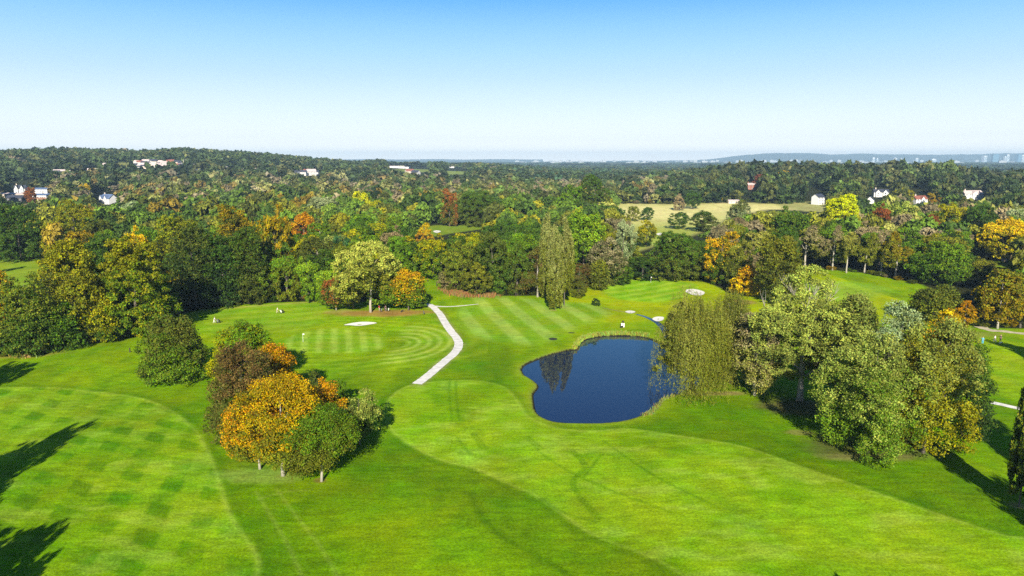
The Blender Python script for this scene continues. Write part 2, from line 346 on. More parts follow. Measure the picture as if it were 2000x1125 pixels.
def mul(t, a, b):
    n = N(t, 'ShaderNodeMath', operation='MULTIPLY'); L(t, a, n.inputs[0]); L(t, b, n.inputs[1]); return n.outputs[0]
pos = geo.outputs['Position']
n1 = mrange(t, noise(t, pos, 3.2, 8), 0.32, 0.68, 0.66, 1.34); n2 = mrange(t, noise(t, pos, 0.16, 5, (1, 0.35, 1)), 0.3, 0.7, 0.84, 1.16); n3 = mrange(t, noise(t, pos, 0.5, 5, (0.5, 1.6, 1)), 0.3, 0.7, 0.85, 1.15)
n4 = mrange(t, noise(t, pos, 11, 5), 0.3, 0.7, 0.72, 1.28); n5 = mrange(t, noise(t, pos, 0.9, 7, (0.35, 1.3, 1)), 0.34, 0.66, 0.82, 1.2)
f = mul(t, mul(t, mul(t, n1, n2), mul(t, n3, n4)), n5)
scl = N(t, 'ShaderNodeVectorMath', operation='SCALE'); L(t, at.outputs['Color'], scl.inputs[0]); L(t, f, scl.inputs['Scale'])
hsv = N(t, 'ShaderNodeHueSaturation'); hsv.inputs['Saturation'].default_value = 1.05; hsv.inputs['Value'].default_value = 0.97; L(t, scl.outputs[0], hsv.inputs['Color']); L(t, mrange(t, noise(t, pos, 0.09, 3), 0.35, 0.65, 0.485, 0.515), hsv.inputs['Hue'])
L(t, hsv.outputs[0], p.inputs['Base Color'])
bp = N(t, 'ShaderNodeBump'); bp.inputs['Strength'].default_value = 0.5; bp.inputs['Distance'].default_value = 0.12; L(t, noise(t, pos, 3.5, 6), bp.inputs['Height']); L(t, bp.outputs[0], p.inputs['Normal'])
me.materials.append(m)
tag(link(bpy.data.objects.new('ground', me)), kind='structure')
del GX, GY, Q, idx

# ------------------------------------------------------------------ pond water, stream, paths, bunkers
def sheet(name, poly, z, m, kind='structure'):
    bm = bmesh.new(); vs = [bm.verts.new((x, y, z)) for x, y in poly]; f = bm.faces.new(vs)
    if f.normal.z < 0: f.normal_flip()
    bmesh.ops.triangulate(bm, faces=[f]); me = bpy.data.meshes.new(name); bm.to_mesh(me); bm.free(); me.materials.append(m)
    return tag(link(bpy.data.objects.new(name, me)), kind=kind)
wm = bpy.data.materials.new('pond_water'); wm.use_nodes = True; t = wm.node_tree; p = t.nodes['Principled BSDF']
p.inputs['Base Color'].default_value = (0.007, 0.016, 0.050, 1); p.inputs['Roughness'].default_value = 0.0; p.inputs['IOR'].default_value = 1.55; p.inputs['Specular IOR Level'].default_value = 0.5
geo = N(t, 'ShaderNodeNewGeometry'); bp = N(t, 'ShaderNodeBump'); bp.inputs['Strength'].default_value = 0.02; bp.inputs['Distance'].default_value = 0.05
L(t, noise(t, geo.outputs['Position'], 0.8, 3), bp.inputs['Height']); L(t, bp.outputs[0], p.inputs['Normal'])
zp = float(H(*POND_C))
sheet('pond_water', pond, zp - 0.32, wm)
def ribbon(name, pts, wid, m, dz=0.03, n=8, taper=None, ragged=0.0):
    c = curve(gp(pts), False, n); V = []; rng = np.random.RandomState(4)
    for i in range(len(c)):
        d = c[min(i + 1, len(c) - 1)] - c[max(i - 1, 0)]; d = d / (np.linalg.norm(d) + 1e-9); nn = np.array([-d[1], d[0]])
        wd = wid * (taper[0] + (taper[1] - taper[0]) * i / (len(c) - 1) if taper else 1) / 2
        for k in range(5):
            q = c[i] + nn * wd * (k / 2 - 1) * (1 + (ragged * (rng.rand() - .5) if k in (0, 4) else 0)); V.append((q[0], q[1], float(H(*q)) + dz))
    Q = [(i * 5 + k, i * 5 + k + 1, i * 5 + k + 6, i * 5 + k + 5) for i in range(len(c) - 1) for k in range(4)]
    me = mesh_np(name, np.array(V), np.array(Q)[:, ::-1], smooth_=True); me.materials.append(m)
    return tag(link(bpy.data.objects.new(name, me)), kind='structure')
pm = mat('path_gravel', (0.72, 0.69, 0.62), 0.9, 0.2, 0.8, 0.3)
dm = mat('worn_dirt', (0.50, 0.44, 0.30), 0.9, 0.25, 1.0)
ribbon('path', [(838,595),(846,600),(858,612),(868,628),(880,646),(892,661),(896,673),(889,688),(866,708),(838,732),(814,750)], 2.2, pm, 0.035, 8, None, 0.12)
ribbon('path', [(848,598),(875,599),(905,597),(934,594)], 1.1, pm, 0.03, 6, (1, .5))
ribbon('path', [(838,595),(822,592),(806,592)], 1.6, pm, 0.03, 5)
ribbon('path', [(1900,778),(1926,784),(1955,790),(1990,798),(2060,812)], 1.5, pm, 0.03, 5)
ribbon('path', [(1915,638),(1935,645),(1965,648),(2000,652),(2060,660)], 3.0, dm, 0.03, 5, (1, .7), 0.5)
sand = mat('bunker_sand', (0.80, 0.76, 0.66), 0.95, 0.08, 2.0, 0.4)
def bunker(px_pts, dz=0.05):
    c = curve(gp(px_pts), True, 5); cen = c.mean(0); V = [(cen[0], cen[1], float(H(*cen)) - 0.02)]; n = len(c)
    for k, s in ((0, .5), (1, .93), (2, 1.0)):
        for q in c:
            r = cen + (q - cen) * s; V.append((r[0], r[1], float(H(*r)) + (0.04, 0.07, 0.09)[k]))
    f = [(0, 1 + i, 1 + (i + 1) % n) for i in range(n)]
    b = MB(); b.v = V; b.f = f + [(1 + k * n + i, 1 + (k + 1) * n + i, 1 + (k + 1) * n + (i + 1) % n, 1 + k * n + (i + 1) % n) for k in range(2) for i in range(n)]
    return tag(b.build('sand_bunker', sand, None, True), kind='structure')
bunker([(672,635),(690,631),(712,629),(736,631),(718,635),(700,637),(686,636)])
bunker([(1338,569),(1346,565),(1362,566),(1376,571),(1370,577),(1352,576)])
bunker([(1282,457),(1289,455),(1294,457),(1288,460)])
bunker([(1221,609),(1230,607),(1241,609),(1236,612),(1228,612)])
bunker([(1274,623),(1283,619),(1296,620),(1294,626),(1282,628)])
bunker([(1955,507),(1962,505),(1968,508),(1960,511)])
bunker([(846,452),(853,450),(861,452),(853,455)])
strm = mat('stream_water', (0.02, 0.025, 0.03), 0.1, 0.2, 1.0)
ribbon('stream', [(1176,601),(1200,606),(1236,612)], 0.7, mat('damp_grass', (0.25, 0.25, 0.08), .9, .3, 1.), 0.02, 6)
ribbon('stream', [(1243,614),(1258,618),(1274,625),(1286,632),(1298,645),(1306,660)], 1.8, strm, 0.03, 6, (.5, 1.2))

# ------------------------------------------------------------------ foliage
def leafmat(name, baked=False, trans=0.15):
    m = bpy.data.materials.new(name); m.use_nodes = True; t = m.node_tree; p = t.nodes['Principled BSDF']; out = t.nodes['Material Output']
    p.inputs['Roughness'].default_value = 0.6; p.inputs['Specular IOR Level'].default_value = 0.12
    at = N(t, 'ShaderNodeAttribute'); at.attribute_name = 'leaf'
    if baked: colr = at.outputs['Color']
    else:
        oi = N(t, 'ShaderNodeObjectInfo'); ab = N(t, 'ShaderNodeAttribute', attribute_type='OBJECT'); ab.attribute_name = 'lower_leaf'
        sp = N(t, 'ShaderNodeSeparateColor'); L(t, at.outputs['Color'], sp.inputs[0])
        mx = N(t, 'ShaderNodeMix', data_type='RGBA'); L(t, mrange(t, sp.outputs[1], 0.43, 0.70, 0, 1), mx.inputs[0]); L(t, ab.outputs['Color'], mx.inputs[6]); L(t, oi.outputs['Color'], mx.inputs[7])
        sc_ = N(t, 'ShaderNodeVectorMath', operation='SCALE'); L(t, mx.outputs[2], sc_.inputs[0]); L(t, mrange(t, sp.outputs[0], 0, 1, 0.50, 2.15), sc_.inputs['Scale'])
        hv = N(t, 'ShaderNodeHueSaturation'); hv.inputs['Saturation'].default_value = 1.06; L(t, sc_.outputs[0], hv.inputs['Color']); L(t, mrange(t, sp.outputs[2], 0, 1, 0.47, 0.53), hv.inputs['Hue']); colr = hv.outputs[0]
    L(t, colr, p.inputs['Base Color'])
    tr = N(t, 'ShaderNodeBsdfTranslucent'); L(t, colr, tr.inputs['Color'])
    ms = N(t, 'ShaderNodeMixShader'); ms.inputs[0].default_value = trans; L(t, p.outputs[0], ms.inputs[1]); L(t, tr.outputs[0], ms.inputs[2]); L(t, ms.outputs[0], out.inputs['Surface'])
    return m
LEAF = leafmat('leaves'); BAKED = leafmat('distant_leaves', True, 0.12)
BARK = {'grey': mat('bark_grey', (0.13, 0.11, 0.085), 0.9, 0.3, 2.0), 'brown': mat('bark_brown', (0.10, 0.07, 0.045), 0.9, 0.3, 2.0), 'white': mat('bark_pale', (0.40, 0.36, 0.29), 0.85, 0.2, 2.0)}
def unit(v): return v / (np.linalg.norm(v, axis=-1, keepdims=True) + 1e-9)
def rdir(rng, n, up=0.0):
    v = rng.normal(size=(n, 3)); v[:, 2] += up; return unit(v)
def quads(rng, P, Nn, s, elong=0.62, tdir=None):
    n = len(P); t = rng.normal(size=(n, 3)) if tdir is None else tdir + 0.35 * rng.normal(size=(n, 3))
    t = unit(t - (t * Nn).sum(1, keepdims=True) * Nn); b = np.cross(Nn, t); s = (s * (0.6 + 0.8 * rng.rand(n)))[:, None]
    return np.stack([P + t * s, P + b * s * elong, P - t * s * 0.9, P - b * s * elong], 1)
def lobes_for(shape, rng, nl):
    if shape == 'round':
        d = rdir(rng, nl, 0.25); c = d * np.array([.56, .56, .50]) * (0.8 + .35 * rng.rand(nl, 1)) + [0, 0, .82]; r = .32 + .16 * rng.rand(nl)
        c = np.vstack([c, [[0, 0, .8]]]); r = np.append(r, .62)
    elif shape == 'broad':   # wide and domed, flat underneath
        a = rng.rand(nl) * 6.283; q = np.sqrt(rng.rand(nl)) * .66; c = np.stack([q * np.cos(a), q * np.sin(a), .55 + .55 * (1 - q) + .12 * rng.rand(nl)], 1); r = .3 + .15 * rng.rand(nl)
        c = np.vstack([c, [[0, 0, .7]]]); r = np.append(r, .6)
    elif shape == 'tall':
        z = .25 + 1.1 * rng.rand(nl); a = rng.rand(nl) * 6.283; q = .55 * np.sqrt(np.clip(1 - ((z - .75) / .85) ** 2, .1, 1)) * (.7 + .4 * rng.rand(nl)); c = np.stack([q * np.cos(a), q * np.sin(a), z], 1); r = .28 + .14 * rng.rand(nl)
        c = np.vstack([c, [[0, 0, .55], [0, 0, 1.05]]]); r = np.append(r, [.5, .45])
    elif shape == 'cone':    # egg-shaped, foliage down to the ground
        z = .15 + 1.25 * rng.rand(nl) ** 1.2; a = rng.rand(nl) * 6.283; q = .68 * np.clip(1 - (z / 1.62) ** 1.6, .02, 1); c = np.stack([q * np.cos(a), q * np.sin(a), z], 1); r = .24 + .1 * rng.rand(nl) + .1 * (1 - z / 1.6)
        c = np.vstack([c, [[0, 0, .5], [0, 0, .95]]]); r = np.append(r, [.66, .45])
    elif shape == 'dome':    # rounded beehive of many overlapping boughs reaching the ground
        nl = nl * 3; z = 1.5 * rng.rand(nl) ** 1.1; a = rng.rand(nl) * 6.283; q = .8 * np.sqrt(np.clip(1 - (z / 1.62) ** 2, .02, 1)) * (.78 + .3 * rng.rand(nl)); c = np.stack([q * np.cos(a), q * np.sin(a), z], 1); r = .15 + .13 * rng.rand(nl)
        c = np.vstack([c, [[0, 0, .45], [0, 0, .95]]]); r = np.append(r, [.66, .5])
    elif shape == 'ragged':  # several uneven tops with gaps
        a = rng.rand(nl) * 6.283; q = np.sqrt(rng.rand(nl)) * .78; z = .3 + rng.rand(nl) * (1.15 - .7 * q); c = np.stack([q * np.cos(a), q * np.sin(a), z], 1); r = .2 + .14 * rng.rand(nl)
    elif shape == 'column':
        z = .08 + 1.45 * rng.rand(nl); a = rng.rand(nl) * 6.283; q = .55 * np.clip(1.05 - (np.abs(z - .55) / 1.08) ** 1.6, .02, 1); c = np.stack([q * np.cos(a), q * np.sin(a), z], 1); r = (.24 + .12 * rng.rand(nl)) * np.clip(1.35 - z / 1.6, .3, 1)
    return c, r
def norm_(pos, z0=0.0):
    q = np.percentile(np.hypot(pos[:, 0], pos[:, 1]), 97.5); a, b = np.percentile(pos[:, 2], (1.0, 99.6)); pos = pos.copy()
    pos[:, :2] /= q; pos[:, 2] = z0 + (pos[:, 2] - a) / (b - a) * (1.6 - z0); return pos
def crown(seed, shape, n, s, nl=12, ncl=140, rcl=.15, rand=0.6, elong=.62, up=0.25, tdir=None, dims=(1, 1.6)):
    """leaf quads of a crown dims[0] in radius and dims[1] high; s is half a leaf in the same units, rcl the size of a leaf cluster per radius"""
    rng = np.random.RandomState(seed); c, r = lobes_for(shape, rng, nl)
    k = rng.choice(len(r), ncl * 3, p=r ** 2 / (r ** 2).sum()); d = rdir(rng, ncl * 3, up); P = c[k] + d * (r[k] * (.80 + .30 * rng.rand(ncl * 3)))[:, None]
    dd = np.linalg.norm(P[:, None] - c[None], axis=2) / r[None]; dd[np.arange(len(k)), k] = 9
    ok = (dd.min(1) > .70); P, d, k = P[ok][:ncl], d[ok][:ncl], k[ok][:ncl]
    P = norm_(P); P[:, :2] *= .90; P[:, 2] = .06 + P[:, 2] * .91; P = P * [dims[0], dims[0], dims[1] / 1.6]
    rc = rcl * (.5 + 1.0 * rng.rand(len(P))) * dims[0]; cv = rng.rand(len(P)); lv = rng.rand(len(r))
    j = rng.choice(len(P), n, p=rc ** 1.7 / (rc ** 1.7).sum()); off = rdir(rng, n, .1) * (rng.rand(n, 1) ** .5); pos = P[j] + off * rc[j][:, None] * np.array([1, 1, .7 if shape != 'column' else 2.6])
    pos[:, 2] = np.abs(pos[:, 2])
    nr = unit(.45 * d[j] + .45 * off + rand * 1.3 * rng.normal(size=(n, 3)) + [0, 0, .15]); qv = quads(rng, pos, nr, s, elong, tdir)
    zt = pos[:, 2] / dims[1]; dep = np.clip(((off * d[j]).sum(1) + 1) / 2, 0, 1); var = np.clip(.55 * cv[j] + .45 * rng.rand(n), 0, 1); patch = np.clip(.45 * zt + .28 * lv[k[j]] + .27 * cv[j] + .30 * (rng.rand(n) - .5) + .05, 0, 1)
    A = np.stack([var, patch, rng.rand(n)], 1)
    return qv, np.repeat(A, 4, 0)
def crown_mesh(name, qv, A):
    me = mesh_np(name, qv.reshape(-1, 3), np.arange(len(qv) * 4).reshape(-1, 4), A, 'leaf'); me.materials.append(LEAF); return me
def pine(seed, n, s):
    rng = np.random.RandomState(seed); nl = 26; z = .15 + 1.4 * np.sort(rng.rand(nl)); a = rng.rand(nl) * 6.283; q = .62 * np.clip(1.25 - z / 1.6, .1, 1) * (.5 + .5 * rng.rand(nl)); c = np.stack([q * np.cos(a), q * np.sin(a), z], 1); r = .2 + .22 * np.clip(1 - z / 2, 0, 1)
    k = rng.randint(0, nl, n); off = rdir(rng, n, .3) * rng.rand(n, 1) ** .4; pos = norm_(c[k] + off * r[k][:, None] * [1, 1, .3])
    nr = unit(.5 * off + [0, 0, .8] + .5 * rng.normal(size=(n, 3))); qv = quads(rng, pos, nr, s, .4)
    A = np.stack([.5 * rng.rand(nl)[k] + .5 * rng.rand(n), np.clip(.3 + .4 * rng.rand(nl)[k] + .2 * rng.rand(n), 0, 1), rng.rand(n)], 1); return qv, np.repeat(A, 4, 0)
def willow(seed, n, s, R_, H_):
    rng = np.random.RandomState(seed); nl = 20; a = rng.rand(nl) * 6.283; q = np.sqrt(rng.rand(nl)) * .62; c = np.stack([q * np.cos(a), q * np.sin(a), .72 + .28 * rng.rand(nl) + .75 * (1 - q / .62) ** .8], 1); r = .22 + .14 * rng.rand(nl)
    ns = n // 22; k = rng.randint(0, nl, ns); d = rdir(rng, ns, .35); top = c[k] + d * (r[k] * (.8 + .25 * rng.rand(ns)))[:, None]
    out = np.hypot(top[:, 0], top[:, 1]); ln = (.12 + .95 * rng.rand(ns) ** .9) * (.55 + .8 * out); ln = np.minimum(ln, top[:, 2] - (.02 + .25 * rng.rand(ns) ** 2))
    j = np.repeat(np.arange(ns), 22); f = rng.rand(len(j)); flow = unit(top * [1, 1, 0]) * .16 + rng.normal(size=(ns, 3)) * [.05, .05, 0]
    pos = top[j] + flow[j] * (np.sqrt(f) * ln[j])[:, None] + rng.normal(size=(len(j), 3)) * .012; pos[:, 2] -= f * ln[j]; pos = norm_(pos) * [R_, R_, H_ / 1.6]
    h = unit(d * [1, 1, .3]); nr = unit(h[j] + .55 * rng.normal(size=(len(j), 3)) + [0, 0, .15]); qv = quads(rng, pos, nr, s, .24, np.tile([0, 0, -1.], (len(j), 1)))
    q2, A2 = crown(seed + 1, 'dome', 42000, s * .8, 16, 420, rcl=.09, dims=(R_ * .84, H_ * .93), rand=.7)
    cv = rng.rand(ns); A = np.stack([np.clip(.7 * cv[j] + .3 * rng.rand(len(j)), 0, 1), np.clip(.55 + .35 * (rng.rand(nl)[k])[j] - .35 * f, 0, 1), rng.rand(len(j))], 1); k2 = np.repeat(q2[:, :, 2].mean(1) > H_ * .18, 4); return np.concatenate([qv, q2[k2[::4]]]), np.concatenate([np.repeat(A, 4, 0), A2[k2]])
def trunk_mesh(seed, bark, h=1.0, rad=.03, limbs=6, spread=.35, low=.3, twig=0, lean=0.0):
    """trunk with limbs in units of tree height"""
    rng = random.Random(seed); b = MB(); pts = [(0, 0, -.03)]; x = y = 0
    for i in range(1, 8):
        x += rng.uniform(-.012, .012) + lean / 7; y += rng.uniform(-.012, .012); pts.append((x, y, h * i / 8.0))
    b.tube(pts, [rad * 1.5, rad * 1.05, rad * .95, rad * .8, rad * .65, rad * .48, rad * .3, rad * .14], 8)
    def branch(p, d, ln, r, lev):
        q = [p]; dd = Vector(d)
        for i in range(4):
            dd = (dd + Vector((rng.uniform(-.22, .22), rng.uniform(-.22, .22), rng.uniform(-.05, .25)))).normalized(); q.append(q[-1] + dd * ln / 4)
        b.tube(q, [r, r * .8, r * .6, r * .4, r * .15], 5 if lev == 0 else 4)
        if lev < twig:
            for k in range(4):
                i = rng.randint(1, 3); nd = (dd + Vector((rng.uniform(-1, 1), rng.uniform(-1, 1), rng.uniform(-.1, .8)))).normalized(); branch(q[i], nd, ln * rng.uniform(.4, .65), r * .45, lev + 1)
    for i in range(limbs):
        z = low + (.78 - low) * (i + rng.random() * .6) / limbs; a = i * 2.4 + rng.uniform(-.5, .5); j = min(int(z * 8), 6); p = Vector(pts[j]).lerp(Vector(pts[j + 1]), z * 8 - j)
        branch(p, Vector((math.cos(a), math.sin(a), rng.uniform(.5, 1.1))).normalized(), spread * rng.uniform(.75, 1.15) * (1.15 - z), rad * .5 * (1.1 - z * .7), 0)
    me = b.mesh('trunk', BARK[bark], True); return me

PAL = {'bk': (0.024, 0.046, 0.010), 'dg': (0.047, 0.086, 0.010), 'bg': (0.035, 0.095, 0.03), 'mg': (0.088, 0.150, 0.012), 'lg': (0.155, 0.235, 0.02), 'ol': (0.120, 0.134, 0.014), 'do': (0.066, 0.080, 0.012), 'yg': (0.235, 0.225, 0.008), 'ye': (0.46, 0.32, 0.008),
       'by': (0.42, 0.45, 0.015), 'or': (0.36, 0.185, 0.012), 'go': (0.20, 0.145, 0.012), 'rb': (0.19, 0.066, 0.02), 'rd': (0.12, 0.035, 0.018), 'db': (0.088, 0.060, 0.018), 'sg': (0.22, 0.265, 0.12), 'pg': (0.28, 0.32, 0.06), 'gb': (0.19, 0.155, 0.075), 'wi': (0.190, 0.185, 0.035), 'am': (0.36, 0.215, 0.010), 'oy': (0.158, 0.165, 0.012), 'pp': (0.185, 0.205, 0.06), 'rg': (0.185, 0.215, 0.045), 'cr': (0.52, 0.46, 0.26), 'po': (0.23, 0.235, 0.045)}
CN = {'bk': 'very dark green', 'dg': 'dark green', 'bg': 'bluish green', 'mg': 'mid green', 'lg': 'light green', 'ol': 'olive', 'do': 'dark olive', 'yg': 'yellow green', 'ye': 'yellow', 'by': 'bright yellow', 'or': 'orange', 'go': 'golden brown', 'rb': 'reddish brown', 'rd': 'dark red', 'db': 'dark brown', 'sg': 'silvery green', 'pg': 'pale green', 'gb': 'greyish brown', 'wi': 'olive', 'am': 'amber', 'oy': 'yellowish olive', 'pp': 'grey green', 'rg': 'greyish green', 'cr': 'cream coloured', 'po': 'pale olive'}
MID = {s: [crown_mesh('crown', *crown(100 + 7 * i + 31 * j, s, 12000, .036, 14, 230, rcl=.13, dims=(1, 2.0))) for i in range(3)] for j, s in enumerate(('round', 'broad', 'tall', 'cone', 'ragged', 'column', 'dome'))}
MID['pine'] = [crown_mesh('crown', *pine(900 + i, 11000, .038)) for i in range(2)]
TRK = {b: [trunk_mesh(40 + i, b, 1.0, .022, 5, .34) for i in range(2)] for b in BARK}
SPIND = trunk_mesh(77, 'grey', 1.0, .018, 3, .1, .25)
ALL = []   # every tree that stands: x, y, radius
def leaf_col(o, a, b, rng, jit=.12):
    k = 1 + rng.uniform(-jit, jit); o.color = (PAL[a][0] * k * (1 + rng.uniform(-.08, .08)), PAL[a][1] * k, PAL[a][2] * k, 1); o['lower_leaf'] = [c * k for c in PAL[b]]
def tree(px, top, base, wpx, shape, a, b=None, label=None, bark='grey', clear=.12, hi=0, name='broadleaf_tree', seed=None, sparse=0, group=None, mesh=None, tw=0, low=.3, lift=None, loc=None, h=None, r=None, rad=.015, off=(0, 0)):
    if shape in ('round', 'broad') and clear <= .05 and hi: shape = 'dome'
    rng = random.Random(int(px * 7 + top * 13) if seed is None else seed)
    if loc is None:
        if base < 200:   # a height in metres: find where a tree that tall tops out at this pixel
            h = base; x, y = G(px, top, h)
        else:
            x, y = G(px, base); z0 = float(H(x, y)); c = depth(x, y, z0)
            # height so that the top (over the trunk) reaches the pixel row
            lo_, hi_ = 0.5, 60
            for _ in range(30):
                mid = (lo_ + hi_) / 2
                if proj(x, y, z0 + mid)[1] > top: lo_ = mid
                else: hi_ = mid
            h = lo_
        z0 = float(H(x, y)); r = wpx / F * depth(x, y, z0 + h / 2) / 2
        y += 0
    else: x, y = loc; z0 = float(H(x, y))
    e = empty(name, (x, y, z0 - .05), rng.uniform(0, 6.28) if not tw else 0)
    b = b or a
    zb = h * clear; hc = h - zb; sc3 = None
    if mesh is None:
        if hi:
            dist_ = math.hypot(x, y); ls = min(max(.00125 * dist_, .115), .30); area = 4 * math.pi * r * (r + hc / 2) / 2 * 1.15; n_ = int(min(max((1.2 if sparse else 1.75) * area / (1.24 * ls * ls), 3000), 80000))
            mesh = crown_mesh('crown', *crown(int(px * 3 + top) % 9999, shape, n_, ls, 22, int(min(900, 70 + area / 1.25)), rcl=min(.2, max(.07, 1.0 / r)), dims=(r, hc), rand=.62)); sc3 = (1, 1, 1)
        else: mesh = rng.choice(MID[shape]); sc3 = (r * 1.02, r * 1.02, hc / (1.6 if shape == 'pine' else 2.0))
    elif callable(mesh): mesh = mesh(r, hc); sc3 = (1, 1, 1)
    co = bpy.data.objects.new('crown', mesh); link(co, e); co.location = (off[0], off[1], zb); co.scale = sc3; co.rotation_euler = (0, 0, rng.uniform(0, 6.28) if tw else 0)
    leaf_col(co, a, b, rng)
    tm = SPIND if shape == 'column' else (trunk_mesh(int(px), bark, 1, rad, 11 if tw > 1 else 6, .50 if tw > 1 else .42, low, tw) if (hi or tw) else rng.choice(TRK[bark]))
    to = bpy.data.objects.new('trunk', tm); link(to, e); sxy = h if (hi or tw) else h; to.scale = (min(sxy, r * 2.6), min(sxy, r * 2.6), h * .98)
    if name == 'broadleaf_tree' and shape == 'pine': e.name = 'pine_tree'
    tag(e, label, 'tree', group); ALL.append((x, y, r, h, e, px, top, a)); return e
T = tree
exec_list = []
# --- the lone tree and the clump on the left
T(343,613,743,142,'dome','do','mg','dark olive egg shaped tree standing alone left of the autumn clump',clear=.0,hi=30000)
T(484,624,756,140,'dome','mg','yg','green tree with yellow green leaves on its left, backmost of the autumn clump',clear=.03,hi=22000)
T(482,668,852,152,'dome','db','do','dark brown tree on the left side of the autumn clump',clear=.02,hi=26000)
T(538,672,800,112,'dome','or','go','orange topped tree rising at the back of the autumn clump',clear=.04,hi=18000)
T(508,772,916,140,'round','or','ol','orange tree over the leftmost pale trunk of the autumn clump',bark='white',clear=.17,hi=22000)
T(553,734,929,168,'round','am','ol','large golden orange tree in front of the autumn clump, on the middle pale trunk',bark='white',clear=.17,hi=30000)
T(628,790,940,170,'round','mg','ol','green tree with a stout pale trunk, frontmost of the autumn clump',bark='white',clear=.19,hi=28000)
T(634,745,872,104,'dome','or','ol','orange brown tree between the golden tree and the thin grey green one',clear=.08,hi=16000)
T(702,764,868,88,'ragged','rg','dg','thin grey green tree with a bare slender trunk, rightmost of the autumn clump',clear=.12,hi=9000,low=.15)
T(660,738,800,44,'round','mg','mg','small bright green tree behind the thin grey green one',clear=.05)
T(618,722,790,52,'round','do','bk','small dark tree between the orange topped tree and the golden one',clear=.03)
# --- group round the silvery tree
T(724,468,610,150,'ragged','pg','ol','tall silvery topped tree with a pale trunk above the resting golfers',bark='white',clear=.14,hi=26000)
T(657,545,606,62,'round','rb','dg','small reddish brown and green tree on a thin white trunk, left of the golfers',bark='white',clear=.14,hi=9000)
T(640,518,598,66,'round','lg','mg','light green tree behind the small reddish brown one',clear=.05)
T(690,535,604,66,'round','ol','do','olive tree left of the pale trunk of the silvery tree',clear=.12)
T(752,528,606,76,'round','ol','mg','olive tree on a dark trunk above the golfer in red',bark='brown',clear=.2,hi=12000)
T(798,526,606,78,'round','am','mg','orange and yellow tree at the right end of the golfers\' grove',clear=.1,hi=12000)
T(822,565,602,34,'round','dg','mg','low dark green tree at the edge of the grove nearest the path',clear=.03)
# --- poplars
_pc = [0]
def popm(r, hc):
    _pc[0] += 1; n_ = 26000; return crown_mesh('crown', *crown(300 + _pc[0], 'column', n_, .24, 46, 700, rcl=.13, elong=.42, dims=(r, hc), tdir=np.tile([0, 0, 1.], (n_, 1)), rand=.6))
for px, tp, bs, wd, lb in [(1068,413,585,36,'tall columnar poplar, leftmost and backmost of the three by the dark pine'),(1083,440,605,34,'tall columnar poplar, frontmost of the three, foliage down to its foot'),(1102,420,597,36,'tall columnar poplar on a bare pale trunk, right of the other two')]:
    T(px,tp,bs,wd*1.06,'column','pp','ol',lb,name='poplar_tree',mesh=popm,clear=.02 if bs != 597 else .15,group='three poplars')
T(1990,684,990,60,'column','ol','dg','slender poplar cut by the right edge, near the foot of its long shadow',name='poplar_tree',mesh=popm,clear=.08)
T(1050,480,580,70,'pine','do','db','dark brownish pine with a bare pale trunk just left of the poplars',clear=.2,name='pine_tree',bark='white')
T(1170,505,566,48,'round','ol','do','compact olive tree right of the poplars',clear=.03,hi=7000)
T(1130,515,572,54,'ragged','db','do','dark brown tree between the poplars and the compact olive one',clear=.03)
T(1130,548,582,34,'broad','do','ol','low dark bush like tree at the foot of the right poplar',clear=.0)
# --- near right: willow and the great trees
WIL = lambda r, hc: crown_mesh('crown', *willow(int(r * 10), 90000, .19, r, hc))
T(1350,575,764,176,'broad','wi','ol','large weeping willow hanging over the right end of the pond',name='willow_tree',mesh=WIL,clear=.03,bark='brown',off=(0,0))
T(1428,574,748,128,'broad','wi','do','smaller weeping willow behind the pond willow\'s right side',name='willow_tree',mesh=WIL,clear=.02)
T(1562,512,782,270,'ragged','pg','rg','great airy tree with pale bare limbs right of the willows',bark='white',clear=.16,hi=24000,tw=2,low=.16,rad=.018,sparse=1)
T(1474,605,772,132,'ragged','gb','po','half bare grey brown tree between the willows and the great airy tree',bark='white',clear=.10,hi=6500,tw=2,low=.15,sparse=1)
T(1652,566,805,170,'ragged','rg','do','olive tree between the great airy tree and the leafy front trees',clear=.1,hi=20000,tw=1)
T(1738,590,852,165,'ragged','sg','rg','silvery leaved tree in the middle of the right hand trees',clear=.08,hi=26000,tw=1)
T(1694,640,888,222,'ragged','rg','mg','greyish green leafy tree, nearest of the right hand trees',clear=.02,hi=42000,tw=1)
T(1802,615,884,178,'ragged','rg','yg','greyish green tree with yellow sprays right of the nearest leafy one',clear=.03,hi=34000,tw=1)
T(1878,672,850,110,'round','dg','bk','shaded dark green tree at the right end of the right hand trees',clear=.05,hi=20000)  # stands in shade; the shade is put into its dark leaf colours
T(1838,602,716,74,'round','ye','or','golden tree showing above the dark right end of the trees',clear=.05,hi=12000)
# --- right, beyond
T(1455,517,577,64,'cone','or','ye','bright orange dense small tree on bare soil behind the willow',clear=.02,hi=10000)
T(1515,456,590,112,'round','ol','do','broad olive tree behind the great airy tree',clear=.04,hi=16000)
T(1408,450,556,78,'tall','am','dg','tree yellow at its top and dark green below, left of the orange tree',clear=.03)
T(1440,470,565,60,'tall','ol','do','narrow olive tree behind the bright orange one',clear=.03)
T(1832,470,556,116,'round','mg','dg','round dense green tree on the right clearing',clear=.03,hi=14000)
T(1822,556,628,112,'broad','do','ol','dark olive spreading tree behind the golden tree',clear=.02,hi=10000)
T(1882,584,640,48,'cone','or','go','small orange green tree beside the birches by the dirt path',clear=.03)
T(1948,522,642,96,'tall','ol','go','tall olive brown birch above the dirt path',bark='white',clear=.1,hi=12000)
T(1992,528,640,62,'tall','ol','ol','olive tree cut by the right edge above the dirt path',clear=.08)
T(1962,426,512,120,'broad','ye','yg','wide golden yellow tree near the right edge',clear=.1,hi=12000)
T(1915,500,556,64,'round','ol','do','rounded olive tree left of the small bunker near the right edge',clear=.03)
